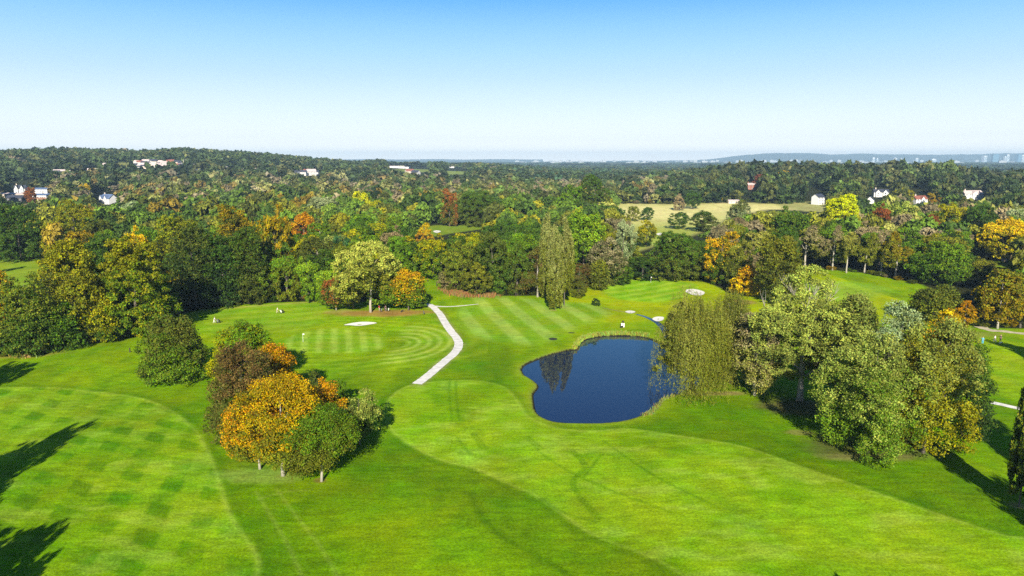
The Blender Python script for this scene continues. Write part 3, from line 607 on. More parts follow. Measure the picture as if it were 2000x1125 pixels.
for px,tp,bs,wd,a,lb in [(1572,440,522,70,'gb','leftmost thin greyish tree of the pale trunked row'),(1626,440,528,54,'gb','second pale trunked tree of the row from the left, with the tallest bare trunk'),(1653,452,533,46,'po','third tree of the pale trunked row from the left'),(1688,455,533,50,'ol','olive fourth tree of the pale trunked row'),(1720,450,536,56,'gb','fifth tree of the pale trunked row, greyish brown'),(1748,452,540,62,'go','golden brown tree at the right end of the pale trunked row')]:
    T(px,tp,bs,wd,'ragged',a,'ol',lb,bark='white',clear=.22,name='birch_tree',group='row of pale trunked trees on the right')
T(1640,376,478,74,'tall','by','yg','bright yellow green tall tree below the white houses',clear=.03,hi=9000)
T(1716,396,470,46,'round','rb','rb','reddish brown round tree right of the bright yellow green one',clear=.03)
T(1812,418,485,44,'round','rb','go','reddish brown tree left of the golden one near the right edge',clear=.03)
T(1545,402,500,92,'round','dg','mg','dark green broad tree below the white three storey house',clear=.03)
T(1752,392,470,60,'tall','pg','mg','pale green tree right of the reddish brown round one',clear=.03)
T(1848,395,480,72,'tall','yg','mg','yellow green tree behind the round dense green one',clear=.03)
T(1905,398,485,76,'tall','dg','bk','very dark tall tree left of the wide golden yellow one',clear=.03)
T(1985,398,470,60,'round','sg','mg','silvery green tree cut by the right edge above the golden one',clear=.03)
# --- centre
T(1142,405,545,100,'round','lg','dg','big green tree with sunlit pale crown right of the poplars',clear=.02,hi=18000)
T(1216,428,538,54,'tall','sg','dg','silvery tree right of the big sunlit green one',clear=.03)
T(1184,462,556,84,'round','gb','do','greyish half bare tree above the compact olive one',clear=.03)
T(1262,428,482,50,'round','yg','dg','yellow green tree left of the small bunker in the field',clear=.03)
T(1236,402,432,30,'round','ol','ol','small olive tree, left of the pair at the field corner',clear=.03)
T(1264,404,430,30,'round','dg','dg','small dark tree, right of the pair at the field corner',clear=.03)
T(1318,452,546,122,'broad','dg','do','broad dark green tree directly behind the far putting green',clear=.0,hi=14000)
T(1255,500,547,84,'broad','dg','bk','low dark tree behind the left end of the far putting green',clear=.0)
T(1214,512,556,50,'round','mg','dg','small green tree between the greyish one and the far green',clear=.0)
T(1326,413,447,44,'broad','dg','dg','dark round tree at the lower edge of the straw coloured field',clear=.0)
T(1372,411,452,62,'broad','dg','do','broad dark tree beside the dark round one at the field edge',clear=.0)
T(1442,390,452,54,'ragged','do','sg','dark grey green tree on the right of the straw coloured field',clear=.03)
T(1327,378,411,25,'tall','gb','gb','brown thin tree standing in the straw coloured field',clear=.03)
T(1353,372,408,38,'round','dg','dg','dark green tree standing in the straw coloured field',clear=.1)
T(1160,338,430,62,'tall','dg','do','very tall dark green tree behind the big sunlit green one',clear=.03,hi=9000)
T(1120,360,440,62,'tall','mg','dg','green tree left of the very tall dark one',clear=.03)
# --- centre left
T(597,414,500,66,'broad','or','rb','orange brown tree left of the silvery white trunked one',clear=.05)
T(633,383,444,66,'round','sg','do','silvery grey tree with a white forked trunk in the middle distance',bark='white',clear=.28,hi=7000)
T(662,409,442,34,'round','rd','rd','dark red tree right of the silvery grey one',clear=.03)
T(707,373,434,36,'tall','by','by','bright lemon yellow tree, the brightest in the middle distance',clear=.05)
T(735,390,448,58,'tall','yg','ol','yellow green tree just right of the lemon yellow one',clear=.03)
T(830,434,478,36,'cone','ye','or','small golden orange tree at the edge of the middle clearing',clear=.03)
T(769,440,540,66,'round','gb','do','greyish brown tree above the orange and yellow tree of the grove',clear=.03)
T(673,460,548,50,'tall','bg','dg','bluish green dense tree behind the silvery topped one',clear=.03)
T(562,488,588,74,'round','mg','ol','mid green tree at the wood edge left of the golfers\' grove',clear=.0)
T(604,500,590,62,'round','lg','mg','light green tree at the wood edge beside the golfers\' grove',clear=.0)
T(520,512,588,66,'round','mg','do','green tree at the wood edge behind the trolley golfer',clear=.0)
T(878,366,442,36,'tall','rb','do','tall reddish brown tree left of the dark green one at the middle clearing',clear=.03)
T(932,372,441,96,'round','dg','do','large dark green tree behind the middle clearing',clear=.03,hi=9000)
T(970,402,443,42,'round','rd','rb','dark red round tree at the right end of the middle clearing',clear=.03)
T(846,456,545,84,'round','yg','mg','yellow green tree left of the gap with the mown ride',clear=.03)
T(905,468,572,72,'tall','ol','do','olive tree right of the mown ride',clear=.0)
T(962,450,574,84,'round','do','dg','dark olive tree left of the dark pine',clear=.0)
T(1010,470,576,70,'round','dg','do','dark green tree beside the dark pine',clear=.0)
T(882,520,568,58,'broad','ol','gb','low olive tree at the right side of the mown ride',clear=.0)
T(932,512,578,66,'round','ol','do','rounded olive tree behind the rust coloured reeds',clear=.0)
# --- left wood
T(268,460,654,158,'broad','oy','mg','big yellowish olive tree at the front of the left wood',clear=.02,hi=26000)
T(152,462,668,146,'broad','oy','ol','yellowish brown tree left of the big yellowish olive one in the left wood',clear=.0,hi=20000)
T(62,532,690,122,'round','ol','dg','olive tree at the left front corner of the left wood',clear=.0,hi=18000)
T(10,528,690,70,'round','or','yg','orange topped tree cut by the left edge of the picture',clear=.0,hi=10000)
T(120,590,682,84,'round','mg','dg','low mid green tree in front of the yellowish brown one',clear=.0,hi=12000)
T(196,578,668,98,'round','yg','dg','low yellow green tree in front of the left wood beside the big one',clear=.0,hi=14000)
T(300,570,652,72,'round','mg','yg','green low tree at the right front of the left wood',clear=.0,hi=9000)
T(384,436,600,112,'round','do','bk','dark olive tree behind the left wood\'s right front',clear=.0,hi=14000)
T(438,452,597,100,'round','dg','bk','dark green tree right of the dark olive one in the left wood',clear=.0,hi=14000)
T(486,440,592,90,'round','dg','do','dark green tree at the right end of the left wood',clear=.0,hi=10000)
T(42,396,510,104,'broad','dg','dg','large dark green tree behind the left clearing',clear=.0,hi=12000)
T(152,388,506,108,'broad','oy','ol','domed yellowish olive tree below the far left houses',clear=.0,hi=12000)
T(110,420,508,54,'tall','oy','yg','yellowish olive tree at the right end of the left clearing',clear=.0)
T(270,440,560,66,'round','ye','yg','yellow topped tree deep in the left wood',clear=.0)
T(352,416,560,112,'broad','oy','do','wide olive tree near the top of the left wood',clear=.0,hi=10000)
T(462,394,550,116,'broad','go','do','wide golden tree at the top right of the left wood',clear=.0,hi=10000)
T(544,398,572,88,'round','go','dg','golden topped dark tree left of the orange brown one',clear=.0)
T(492,362,18,48,'broad','cr','cr','cream coloured tree behind the left wood',clear=.03)
T(378,372,17,74,'broad','pg','lg','pale green broad tree behind the left wood',clear=.03)
T(268,390,17,66,'broad','sg','mg','silvery green low tree right of the blue roofed house',clear=.03)
T(60,365,17,26,'tall','rb','rb','reddish brown tree between the far left houses',clear=.03)
T(163,358,18,24,'tall','ye','yg','yellow tree above the domed yellowish olive one',clear=.03)
T(1530,332,19,36,'broad','ye','yg','golden yellow tree on the right hand ridge',clear=.03)
T(1630,318,24,9,'column','do','ol','tall thin poplar on the right hand ridge, left of two',name='poplar_tree',clear=.03,group='two thin poplars on the ridge')
T(1640,317,24,9,'column','ol','ol','tall thin poplar on the right hand ridge, right of two',name='poplar_tree',clear=.03,group='two thin poplars on the ridge')
T(1490,340,18,46,'round','rd','rb','dark red tree on the right hand ridge',clear=.03)
T(1825,375,17,36,'tall','go','or','golden orange tree right of the red roofed house',clear=.03)
T(1768,365,17,42,'broad','yg','yg','yellow green tree left of the red roofed house',clear=.03)
T(1680,345,19,46,'broad','rd','db','dark purple brown tree above the white gabled house',clear=.03)
NAMED = list(ALL)
# trees that stand just outside the frame; their shadows fall into it
SHT = [(175,822,23,2.6),(128,842,23,3.4),(70,862,22,4.2),(20,880,22,5),(-30,900,20,6),(10,945,17,5),(-40,960,20,6),(142,1010,15,1.6),(112,1016,15,2.4),(80,1020,15,2.8),(118,1060,14,2.2),(70,1052,15,4),(10,1040,15,5),(-40,1060,17,6),(80,1108,12,3),(20,1110,13,5),
       (75,702,18,3),(62,716,18,3.4),(30,704,18,4),(-10,715,20,6),(-40,735,20,6),(1870,802,26,5.5),(1925,832,26,6),(1965,860,22,6),(1845,884,25,3.4),(1900,918,22,4.5),(1950,950,18,4),(1926,662,20,2),(1955,670,20,4),(1995,684,20,6),(2040,690,20,6),(1620,1117,9,1.5),(45,521,15,2.5)]
for k, (px_, py_, h, r) in enumerate(SHT):
    q = G(px_, py_); ln = h / math.tan(SUN_EL); x, y = q[0] - math.sin(SUN_AZ) * ln, q[1] - math.cos(SUN_AZ) * ln
    T(0,k*17,0,0,['tall','cone','dome','tall'][k % 4],['do','ol','dg'][k % 3],'do',f"{('dark olive','olive','dark green')[k % 3]} tree outside the frame, its shadow falling on the {'left fairway' if px_ < 400 and py_ > 600 else 'left clearing' if px_ < 400 else 'right hand grass' if px_ > 1700 else 'bottom edge of the grass'}",loc=(x,y),h=h,r=r*1.35,clear=.05,group='trees outside the frame beside the fairways',seed=k)

# --- woodland fill
OPEN = [np.array(c, float) for c in CLEAR] + [np.array(q, float) for q in ([(18,366),(64,366),(64,378),(18,378)],[(0,374),(100,374),(100,392),(0,392)],[(184,372),(232,372),(232,399),(184,399)],[(1578,366),(1616,366),(1616,412),(1578,412)],[(1702,362),(1738,362),(1738,384),(1702,384)],[(1776,366),(1815,366),(1815,396),(1776,396)],[(1690,380),(1716,380),(1716,397),(1690,397)],[(1876,366),(1925,366),(1925,388),(1876,388)],[(1455,356),(1478,356),(1478,372),(1455,372)],[(785,325),(838,325),(838,337),(785,337)],[(872,330),(912,330),(912,341),(872,341)],[(586,334),(630,334),(630,344),(586,344)],[(757,322),(796,322),(796,329),(757,329)],[(875,323),(900,323),(900,329),(875,329)],[(815,535),(850,533),(885,575),(850,600),(830,570)])]
hp = [(592,343,'w','s'),(600,342,'c','r'),(608,343,'w','p'),(617,342,'w','s'),(577,344,'w','s'),(545,334,'w','s'),(524,322,'w','s'),(503,338,'c','p'),(467,341,'w','s'),(432,340,'w','p'),(800,342,'c','r'),(812,345,'w','s'),(845,358,'c','p')]
rg2 = random.Random(9)
for k in range(46): hp.append((266 + 115 * rg2.random(), 320 + 11 * rg2.random(), rg2.choice(['w', 'w', 'c']), rg2.choice(['s', 'p', 's', 'p', 'p', 'r'])))
for k in range(22): hp.append((100 + 480 * rg2.random(), 328 + 30 * rg2.random(), rg2.choice(['w', 'c']), rg2.choice(['s', 'r', 'p'])))
for k in range(14): hp.append((1120 + 800 * rg2.random(), 326 + 5 * rg2.random(), 'w', 's'))
HXY = np.array([G(q_[0], q_[1]) for q_ in hp])
rng = np.random.RandomState(11)
cand = []
for d0, d1, s in ((150, 460, 11.5), (460, 1000, 13.5), (1000, 2150, 17), (2150, 4200, 36), (4200, 12000, 110)):
    X, Y = np.meshgrid(np.arange(-d1, d1, s), np.arange(60, d1, s)); X = X + (rng.rand(*X.shape) - .5) * s * .75; Y = Y + (rng.rand(*Y.shape) - .5) * s * .75
    D = np.hypot(X, Y); ok = (D >= d0) & (D < d1) & (np.abs(X) < (Y + 30) * .84); cand += [(x, y, dd, s) for x, y, dd in zip(X[ok], Y[ok], D[ok])]
cand = np.array(cand); cx, cy = cand[:, 0], cand[:, 1]
keep = ~inside(course_g, cx, cy)
for q in clear_g: keep &= ~inside(q, cx, cy)
cand = cand[keep]; hh = np.where(cand[:, 2] < 2150, 9.5 + 10.5 * rng.rand(len(cand)) ** 1.2, 10 + 6 * rng.rand(len(cand))); hh[cand[:, 2] > 4200] = 14 + 8 * rng.rand((cand[:, 2] > 4200).sum())
_u = 1000 + F * cand[:, 0] / (CP * cand[:, 1] + SP * HC); hh = hh + 7 * rng.rand(len(cand)) ** 2 * ((_u > 1380) & (cand[:, 2] > 800) & (cand[:, 2] < 1400))
rr = cand[:, 3] * (.50 + .2 * rng.rand(len(cand))); zz = H(cand[:, 0], cand[:, 1])
keep = np.ones(len(cand), bool)
def projv(x, y, z):
    c = CP * y + SP * (HC - z); return 1000 + F * x / c, 562.5 - F * (SP * y + CP * (z - HC)) / c, c
near = cand[:, 2] < 2150
for u, v in ((0, 1.02), (0, .85), (-.8, .6), (.8, .6), (0, .4), (-.6, .2), (.6, .2), (-.5, .85), (.5, .85), (0, .05)):
    a, b, c = projv(cand[:, 0] + u * rr, cand[:, 1], zz + v * hh)
    for q in OPEN: keep &= ~(near & inside(q, a, b))
NA = np.array([(a[0], a[1], a[2]) for a in ALL])
for i in np.where(cand[:, 2] < 700)[0]:
    d = np.hypot(NA[:, 0] - cand[i, 0], NA[:, 1] - cand[i, 1])
    if (d < .62 * NA[:, 2] + .55 * rr[i]).any(): keep[i] = False
# the course edge: whole crown stays off the grass
for i in np.where((cand[:, 2] < 520) & keep)[0]:
    if any(inside(course_g, np.array([cand[i, 0] + rr[i] * .7 * math.cos(t)]), np.array([cand[i, 1] + rr[i] * .7 * math.sin(t)]))[0] for t in (0, 1.57, 3.14, 4.71)): keep[i] = False
for hx_, hy_ in HXY: keep &= ~((np.abs(cand[:, 0] - hx_) < 15) & (hy_ - cand[:, 1] < 45 + 55 * (hy_ > 900)) & (hy_ - cand[:, 1] > -9))
cand, hh, rr, zz = cand[keep], hh[keep], rr[keep], zz[keep]
o = np.argsort(cand[:, 2]); cand, hh, rr, zz = cand[o], hh[o], rr[o], zz[o]
U, Vt, _ = projv(cand[:, 0], cand[:, 1], zz + hh)
def pick(u, D, rnd, patch):
    if D < 600:
        if u < 600: tb = ['ol', 'do', 'oy', 'mg', 'dg', 'dg', 'mg', 'go', 'ol', 'do', 'oy', 'mg']
        elif u < 1180: tb = ['ol', 'do', 'dg', 'dg', 'mg', 'yg', 'ol', 'dg', 'mg', 'mg', 'do', 'ol', 'rg', 'lg']
        else: tb = ['do', 'dg', 'ol', 'dg', 'mg', 'mg', 'po', 'ol', 'oy', 'gb', 'mg', 'go', 'do']
    elif D < 1300 and u > 1300: tb = ['do', 'dg', 'bk', 'dg', 'do', 'bk', 'mg', 'ol', 'do', 'bk', 'dg', 'dg', 'bk', 'oy']
    elif D < 1100: tb = ['do', 'dg', 'ol', 'dg', 'do', 'bk', 'mg', 'ol', 'gb', 'po', 'go', 'dg', 'mg', 'do', 'mg', 'oy']
    elif u > 1000 or D > 2200: tb = ['dg', 'dg', 'bk', 'bg', 'dg', 'do', 'bk', 'bg']
    else: tb = ['do', 'dg', 'bk', 'bk', 'dg', 'dg', 'ol', 'dg', 'dg', 'bk', 'do', 'bk', 'dg', 'gb']
    return tb[int((0.65 * rnd + 0.35 * patch) * len(tb)) % len(tb)]
rp = rng.rand(len(cand), 4); pat = vnoise(cand[:, 0] + 9000, cand[:, 1], 55, 61); cols = [pick(U[i], cand[i, 2], rp[i, 0], pat[i]) for i in range(len(cand))]
# individuals: those showing largest inside the frame
inframe = np.where((U > -20) & (U < 2020) & (cand[:, 2] < 460))[0][:235]
chosen = set(inframe.tolist())
kinds_by = ['round', 'round', 'broad', 'tall', 'ragged', 'round', 'broad', 'cone']
landm = [a for a in NAMED if a[4].get('label')]
LN = {}
fill = []
for i in inframe:
    s = kinds_by[int(rp[i, 1] * 8)]
    if U[i] > 1000 and rp[i, 2] < .1: s = 'pine'
    a = cols[i]; b = {'go': 'ol', 'yg': 'mg', 'ol': 'do', 'mg': 'dg', 'po': 'ol'}.get(a, a) if rp[i, 3] < .6 else a
    e = T(0, 0, 0, 0, s, a, b, None, loc=(cand[i, 0], cand[i, 1]), h=hh[i], r=rr[i] * 1.12, clear=.04, group='trees filling the woods around the course', seed=int(i), bark='grey' if rp[i, 3] < .7 else 'white')
    fill.append((e, U[i], Vt[i], a, s, cand[i, 0], cand[i, 1]))
def short(lb): return lb.split(',')[0]
lmk = [(T_[5], T_[6], T_[0], T_[1], T_[7], T_[4]) for T_ in NAMED]
SH = {'round': 'rounded', 'broad': 'spreading', 'tall': 'upright', 'ragged': 'loose crowned', 'cone': 'egg shaped', 'pine': 'pine like'}
LMN = {'silvery topped tree': (724,468), 'three poplars': (1085,420), 'big yellowish olive tree of the left wood': (268,460), 'left clearing': (50,510), 'orange brown tree': (597,414), 'lemon yellow tree': (707,373), 'silvery white trunked tree': (633,383), 'middle clearing': (880,445), 'mown ride': (838,545),
       'rust coloured reeds': (920,570), 'very tall dark tree': (1160,338), 'straw coloured field': (1330,402), 'far putting green': (1265,545), 'small bright orange tree': (1455,517), 'bright yellow green tall tree': (1640,376), 'pale trunked row': (1680,455), 'round dense green tree': (1832,470), 'wide golden yellow tree': (1962,426), 'yellowish brown front tree of the left wood': (152,462), 'wide golden tree of the left wood': (462,394), 'domed yellowish olive tree': (152,388), 'dark trees at the left wood\'s right end': (450,450)}
ORD = ['nearest', 'second nearest', 'third nearest', 'fourth nearest', 'fifth nearest', 'sixth nearest', 'seventh nearest', 'eighth nearest', 'ninth nearest', 'tenth nearest']
def label_by_place(items, noun):
    buck = {}
    for k, (e, u, v, a, s, x, y) in enumerate(items):
        nm, (lx, ly) = min(LMN.items(), key=lambda it: (it[1][0] - u) ** 2 + 2.5 * (it[1][1] - v) ** 2)
        buck.setdefault((nm, 'left' if u < lx else 'right', 'above' if v < ly else 'below', a, s), []).append((abs(u - lx) + abs(v - ly), k))
    for (nm, side, vert, a, s), lst in buck.items():
        lst.sort()
        for q, (_, k) in enumerate(lst):
            pre = '' if len(lst) == 1 else (ORD[q] + ' ')
            items[k][0]['label'] = ' '.join(f"{pre}{CN[a]} {SH[s]} {noun} {vert} and {side} of the {nm}".split()[:16])
label_by_place(fill, 'tree')
# everything else becomes one far wood mesh per distance
PRO = {}
for lv, (n, s, ncl) in {0: (1500, .105, 80), 1: (520, .175, 50), 2: (110, .36, 30), 3: (50, .5, 20)}.items():
    PRO[lv] = [crown(2000 + lv * 10 + i, ('round', 'broad', 'tall', 'cone')[i % 4], n, s, 9, ncl, rcl=.2, rand=.4, up=.6) for i in range(6)]
AV, AC = [], []
lev = np.where(cand[:, 2] < 520, 0, np.where(cand[:, 2] < 1000, 1, np.where(cand[:, 2] < 2150, 2, 3)))
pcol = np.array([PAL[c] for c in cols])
grey = np.clip((cand[:, 2] - 500) / 1500, 0, .35)[:, None]; pcol = pcol * (1 + .3 * smooth((cand[:, 2] - 900) / 800))[:, None]; pcol = pcol * (1 - grey) + pcol.mean(1, keepdims=True) * grey * np.array([1.05, 1.0, .9])  # haze painted in: far crowns turn greyer and lighter with distance
for i_ in range(len(cand)):
    pass
sel = np.array([i for i in range(len(cand)) if i not in chosen]); vi = rng.randint(0, 6, len(cand)); th = rng.rand(len(cand)) * 6.283; br = .75 + .5 * rng.rand(len(cand))
for lv in range(4):
    for k in range(6):
        ii = sel[(lev[sel] == lv) & (vi[sel] == k)]
        if not len(ii): continue
        qv, A = PRO[lv][k]; P = qv.reshape(-1, 3); c, s_ = np.cos(th[ii])[:, None], np.sin(th[ii])[:, None]
        r_ = rr[ii][:, None] * 1.15; X = (P[None, :, 0] * c - P[None, :, 1] * s_) * r_ + cand[ii, 0][:, None]; Y = (P[None, :, 0] * s_ + P[None, :, 1] * c) * r_ + cand[ii, 1][:, None]; Z = P[None, :, 2] * (hh[ii] / 1.6)[:, None] + zz[ii][:, None]
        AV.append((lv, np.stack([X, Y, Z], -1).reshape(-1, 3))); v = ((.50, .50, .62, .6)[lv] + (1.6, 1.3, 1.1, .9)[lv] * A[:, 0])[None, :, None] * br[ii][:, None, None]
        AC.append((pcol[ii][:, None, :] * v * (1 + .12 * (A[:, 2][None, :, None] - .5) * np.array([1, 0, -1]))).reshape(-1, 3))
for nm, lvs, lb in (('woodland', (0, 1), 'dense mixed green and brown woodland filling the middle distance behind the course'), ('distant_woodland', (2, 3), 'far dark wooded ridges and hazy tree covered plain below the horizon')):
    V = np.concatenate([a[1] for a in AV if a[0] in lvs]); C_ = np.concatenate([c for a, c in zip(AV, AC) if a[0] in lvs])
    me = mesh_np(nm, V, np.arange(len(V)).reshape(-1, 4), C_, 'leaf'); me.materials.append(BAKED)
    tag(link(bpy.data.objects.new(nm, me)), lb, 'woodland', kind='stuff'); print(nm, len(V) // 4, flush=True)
print('individual trees', len(ALL), 'cand', len(cand))

#PART2
# ------------------------------------------------------------------ shrubs, reeds, hedge bottoms
SH['broad'] = 'spreading'
shr = []
def shrub(px, py, h, r, a, b=None, label=None, shape='broad', seed=None):
    x, y = G(px, py); k = seed if seed is not None else int(px * 3 + py); e = T(0, 0, 0, 0, shape, a, b or a, label, loc=(x, y), h=h, r=r, clear=0, seed=k, name='shrub'); e['category'] = 'shrub'
    return e, px, py, a, shape, x, y
e = shrub(1164, 597, 2.6, 1.5, 'bk', 'bk', 'small very dark bush on the grass at the head of the stream', 'cone')[0]
rg = random.Random(3)
EDGE = [([(0,697),(75,692),(140,674),(250,654),(300,642),(345,618)], 16, 2.4), ([(400,600),(450,594),(540,589),(620,584)], 22, 1.6), ([(850,531),(872,553),(892,572)], 6, 1.5), ([(960,577),(1010,576),(1060,576)], 9, 1.8), ([(1125,563),(1190,546),(1245,541),(1330,543),(1365,548)], 16, 2.0), ([(1600,526),(1700,537),(1790,556)], 9, 1.4), ([(1900,638),(1990,640)], 6, 1.6), ([(860,442),(940,438)], 5, 2.5), ([(0,507),(98,504)], 6, 2.5), ([(1212,399),(1300,398),(1420,395),(1500,397)], 14, 3)]
for pts, n, hs_ in EDGE:
    P = np.array(pts, float); seg = np.r_[0, np.cumsum(np.hypot(*np.diff(P, axis=0).T))]
    for i in range(n):
        t_ = (i + rg.uniform(.1, .9)) / n * seg[-1]; px, py = np.interp(t_, seg, P[:, 0]), np.interp(t_, seg, P[:, 1]) - rg.uniform(0, 2.5)
        h = hs_ * rg.uniform(.7, 1.5); it = shrub(px, py, h, h * rg.uniform(.7, 1.2), rg.choice(['do', 'ol', 'dg', 'mg', 'do', 'gb', 'ol', 'go']), seed=i * 7 + int(px)); it[0]['group'] = 'shrubs along the woodland edges'; shr.append(it)
LMN.update({'pale patch of path by the golfers\' grove': (842, 598), 'left wood\'s front corner': (60, 690), 'lone dark olive tree': (343, 640), 'trolley golfer below the wood': (541, 606), 'pond willow': (1350, 578)})
label_by_place(shr, 'shrub')
def blades(name, area, n, h, colr, label, cat, wd=.05):
    V = []; 
    for i in range(n):
        x, y = area(rg); z = float(H(x, y)) - .1; a = rg.uniform(0, 3.14); w_ = wd * rg.uniform(.6, 1.4); q = h * rg.uniform(.5, 1.25); lx, ly = rg.gauss(0, .18) * q, rg.gauss(0, .18) * q
        V += [(x - w_ * math.cos(a), y - w_ * math.sin(a), z), (x + w_ * math.cos(a), y + w_ * math.sin(a), z), (x + lx + w_ * .4 * math.cos(a), y + ly, z + q), (x + lx - w_ * .4 * math.cos(a), y + ly, z + q * .96)]
    cc = np.repeat(np.array([[c * rg.uniform(.55, 1.45) for c in colr] for _ in range(n)]), 4, 0)
    me = mesh_np(name, np.array(V), np.arange(len(V)).reshape(-1, 4), cc, 'leaf'); me.materials.append(BAKED); return tag(link(bpy.data.objects.new(name, me)), label, cat, kind='stuff')
def along(pts, spread):
    c = curve(gp(pts), False, 6)
    def f(g):
        t_ = g.uniform(0, len(c) - 1.001); i = int(t_); p = c[i] + (c[i + 1] - c[i]) * (t_ - i); return p[0] + g.gauss(0, spread * .5), p[1] + g.gauss(0, spread)
    return f
blades('reeds', along([(1122,680),(1130,668),(1142,660),(1175,653),(1215,652),(1266,655)], .5), 3600, .8, (.24, .30, .04), 'yellow green reeds fringing the far shore of the pond', 'reeds', .09)
blades('reeds', along([(1255,812),(1275,804),(1284,794),(1302,778),(1350,763),(1390,750)], .35), 800, .6, (.2, .22, .05), 'sparse reeds on the near right bank of the pond below the willow', 'reeds', .07)
blades('bracken', along([(872,560),(885,571),(905,575),(935,576),(962,576)], 2.4), 6500, 1.2, (.24, .14, .045), 'rust coloured bracken at the foot of the trees beside the mown ride', 'bracken', .12)
blades('rough_grass', along([(0,690),(20,684),(60,689),(80,689)], 1.6), 3500, .9, (.34, .25, .08), 'dry straw coloured rough grass in front of the left wood', 'grass', .09)
# long grass on the near rough: short tufts that catch the light
gA = gp([(560, 905), (430, 905)])

# ------------------------------------------------------------------ houses
WHITE = mat('white_render', (.70, .69, .66), .8, .05, 1.); CREAM = mat('cream_render', (.66, .56, .44), .8, .08, 1.); BRICK = mat('red_brick', (.30, .12, .08), .85, .2, 2.); SLATE = mat('slate_roof', (.05, .055, .075), .5, .15, 2.); BLUE = mat('blue_grey_roof', (.12, .17, .28), .45, .1, 2.)
REDT = mat('red_tile_roof', (.27, .10, .07), .8, .15, 2.); ORT = mat('orange_tile_roof', (.48, .26, .16), .8, .15, 2.); PINK = mat('pale_roof', (.55, .45, .42), .7, .1, 2.); GLASS = mat('window_glass', (.03, .04, .05), .15); FRAME = mat('white_window_frame', (.75, .75, .73), .6); DOOR = mat('dark_door', (.08, .05, .04), .6); DARKW = mat('dark_timber', (.05, .045, .045), .8)
def house(px, by, W, Dp, Hw, rh, rot, wm_, rm, label, gables=0, nwin=3, fl=2, chim=1, flat=False, name='house', loc=None, detail=True, gtall=.8):
    x, y = loc if loc else G(px, by); e = empty(name, (x, y, float(H(x, y)) - .1), R(rot)); w2, d2 = W / 2, Dp / 2
    b = MB(); b.box(-w2, w2, -d2, d2, -1.5, Hw)
    if not flat: b.poly([(-w2, -d2, Hw), (-w2, d2, Hw), (-w2, 0, Hw + rh), (w2, -d2, Hw), (w2, d2, Hw), (w2, 0, Hw + rh)], [(0, 2, 1), (3, 4, 5)])
    r = MB()
    if flat:
        r.box(-w2 - .3, w2 + .3, -d2 - .3, d2 + .3, Hw + .004, Hw + .45)
    else:
        o_ = .45; s_ = rh / d2
        for sg in (-1, 1):
            P = [(-w2 - o_, sg * (d2 + o_), Hw - o_ * s_ + .06), (w2 + o_, sg * (d2 + o_), Hw - o_ * s_ + .06), (w2 + o_, 0, Hw + rh + .06), (-w2 - o_, 0, Hw + rh + .06)]
            P += [(a_, b_, c_ + .22) for a_, b_, c_ in P]; r.poly(P, [(0, 1, 2, 3), (4, 7, 6, 5), (0, 4, 5, 1), (1, 5, 6, 2), (2, 6, 7, 3), (3, 7, 4, 0)])
    for g in range(gables):   # cross gables facing the camera
        gx0 = -w2 + W * (g + .5) / gables - W * .14; gw = W * .28; gh = rh * gtall; b.box(gx0, gx0 + gw, -d2 - 1.6, -d2 + .3, -1.5, Hw - .01)
        b.poly([(gx0, -d2 - 1.6, Hw - .01), (gx0 + gw, -d2 - 1.6, Hw - .01), (gx0 + gw / 2, -d2 - 1.6, Hw + gh)], [(0, 1, 2)])
        for sg in (-1, 1):
            xm = gx0 + gw / 2; P = [(xm + sg * (gw / 2 + .3), -d2 - 1.9, Hw - .15), (xm, -d2 - 1.9, Hw + gh + .12), (xm, -d2 + d2 * gtall + .2, Hw + gh + .12), (xm + sg * (gw / 2 + .3), -d2 + .6, Hw - .15)]
            P += [(a_, b_, c_ + .2) for a_, b_, c_ in P]; r.poly(P, [(0, 1, 2, 3), (4, 7, 6, 5), (0, 4, 5, 1), (1, 5, 6, 2), (2, 6, 7, 3), (3, 7, 4, 0)])
    b.build('wall', wm_, e); ro = r.build('roof', rm, e)
    if chim and not flat:
        for k in range(chim):
            c = MB(); xx = (-w2 * .7 if k == 0 else w2 * .6); c.box(xx - .45, xx + .45, -.4, .4, Hw + rh - .8, Hw + rh + 1.4); c.box(xx - .55, xx + .55, -.5, .5, Hw + rh + 1.404, Hw + rh + 1.6); c.tube([(xx, 0, Hw + rh + 1.6), (xx, 0, Hw + rh + 2.0)], [.14, .12]); c.build('chimney', BRICK if wm_ is not WHITE else CREAM, ro)
    if detail:
        sh = MB().box(-.62, .62, -.05, .05, -.72, .72).mesh('window', FRAME); shp = MB().box(-.5, -.03, -.07, .0, -.6, .6).box(.03, .5, -.07, .0, -.6, .6).mesh('pane', GLASS)
        for f_ in range(fl):
            for k in range(nwin):
                xw = -w2 + W * (k + .5) / nwin; yw = -d2 - .03
                for g in range(gables):
                    gx0 = -w2 + W * (g + .5) / gables - W * .14
                    if gx0 - .7 < xw < gx0 + W * .28 + .7: yw = -d2 - 1.63; xw = gx0 + W * .14
                wo_ = bpy.data.objects.new('window', sh); link(wo_, e); wo_.location = (xw, yw, (f_ + .55) * Hw / fl); po_ = bpy.data.objects.new('pane', shp); link(po_, wo_)
        MB().box(w2 * .28, w2 * .28 + 1.0, -d2 - .08, -d2 + .02, -.1, 2.0).build('door', DOOR, e)
    return tag(e, label, 'house' if name == 'house' else 'building')
house(1597, 399, 10, 8, 7.4, 2.8, 32, WHITE, SLATE, 'white three storey gabled house with a grey roof, above the straw field', nwin=4, fl=3, chim=0)
house(1719, 384, 14.5, 8, 5, 3.0, -14, WHITE, SLATE, 'white house with dark slate roof and two front gables on the right ridge', gables=2, nwin=4)
house(1699, 398, 9, 7, 4, 3.2, 60, WHITE, SLATE, 'small white gabled house left of the two gabled white one', nwin=2, fl=1, chim=0)
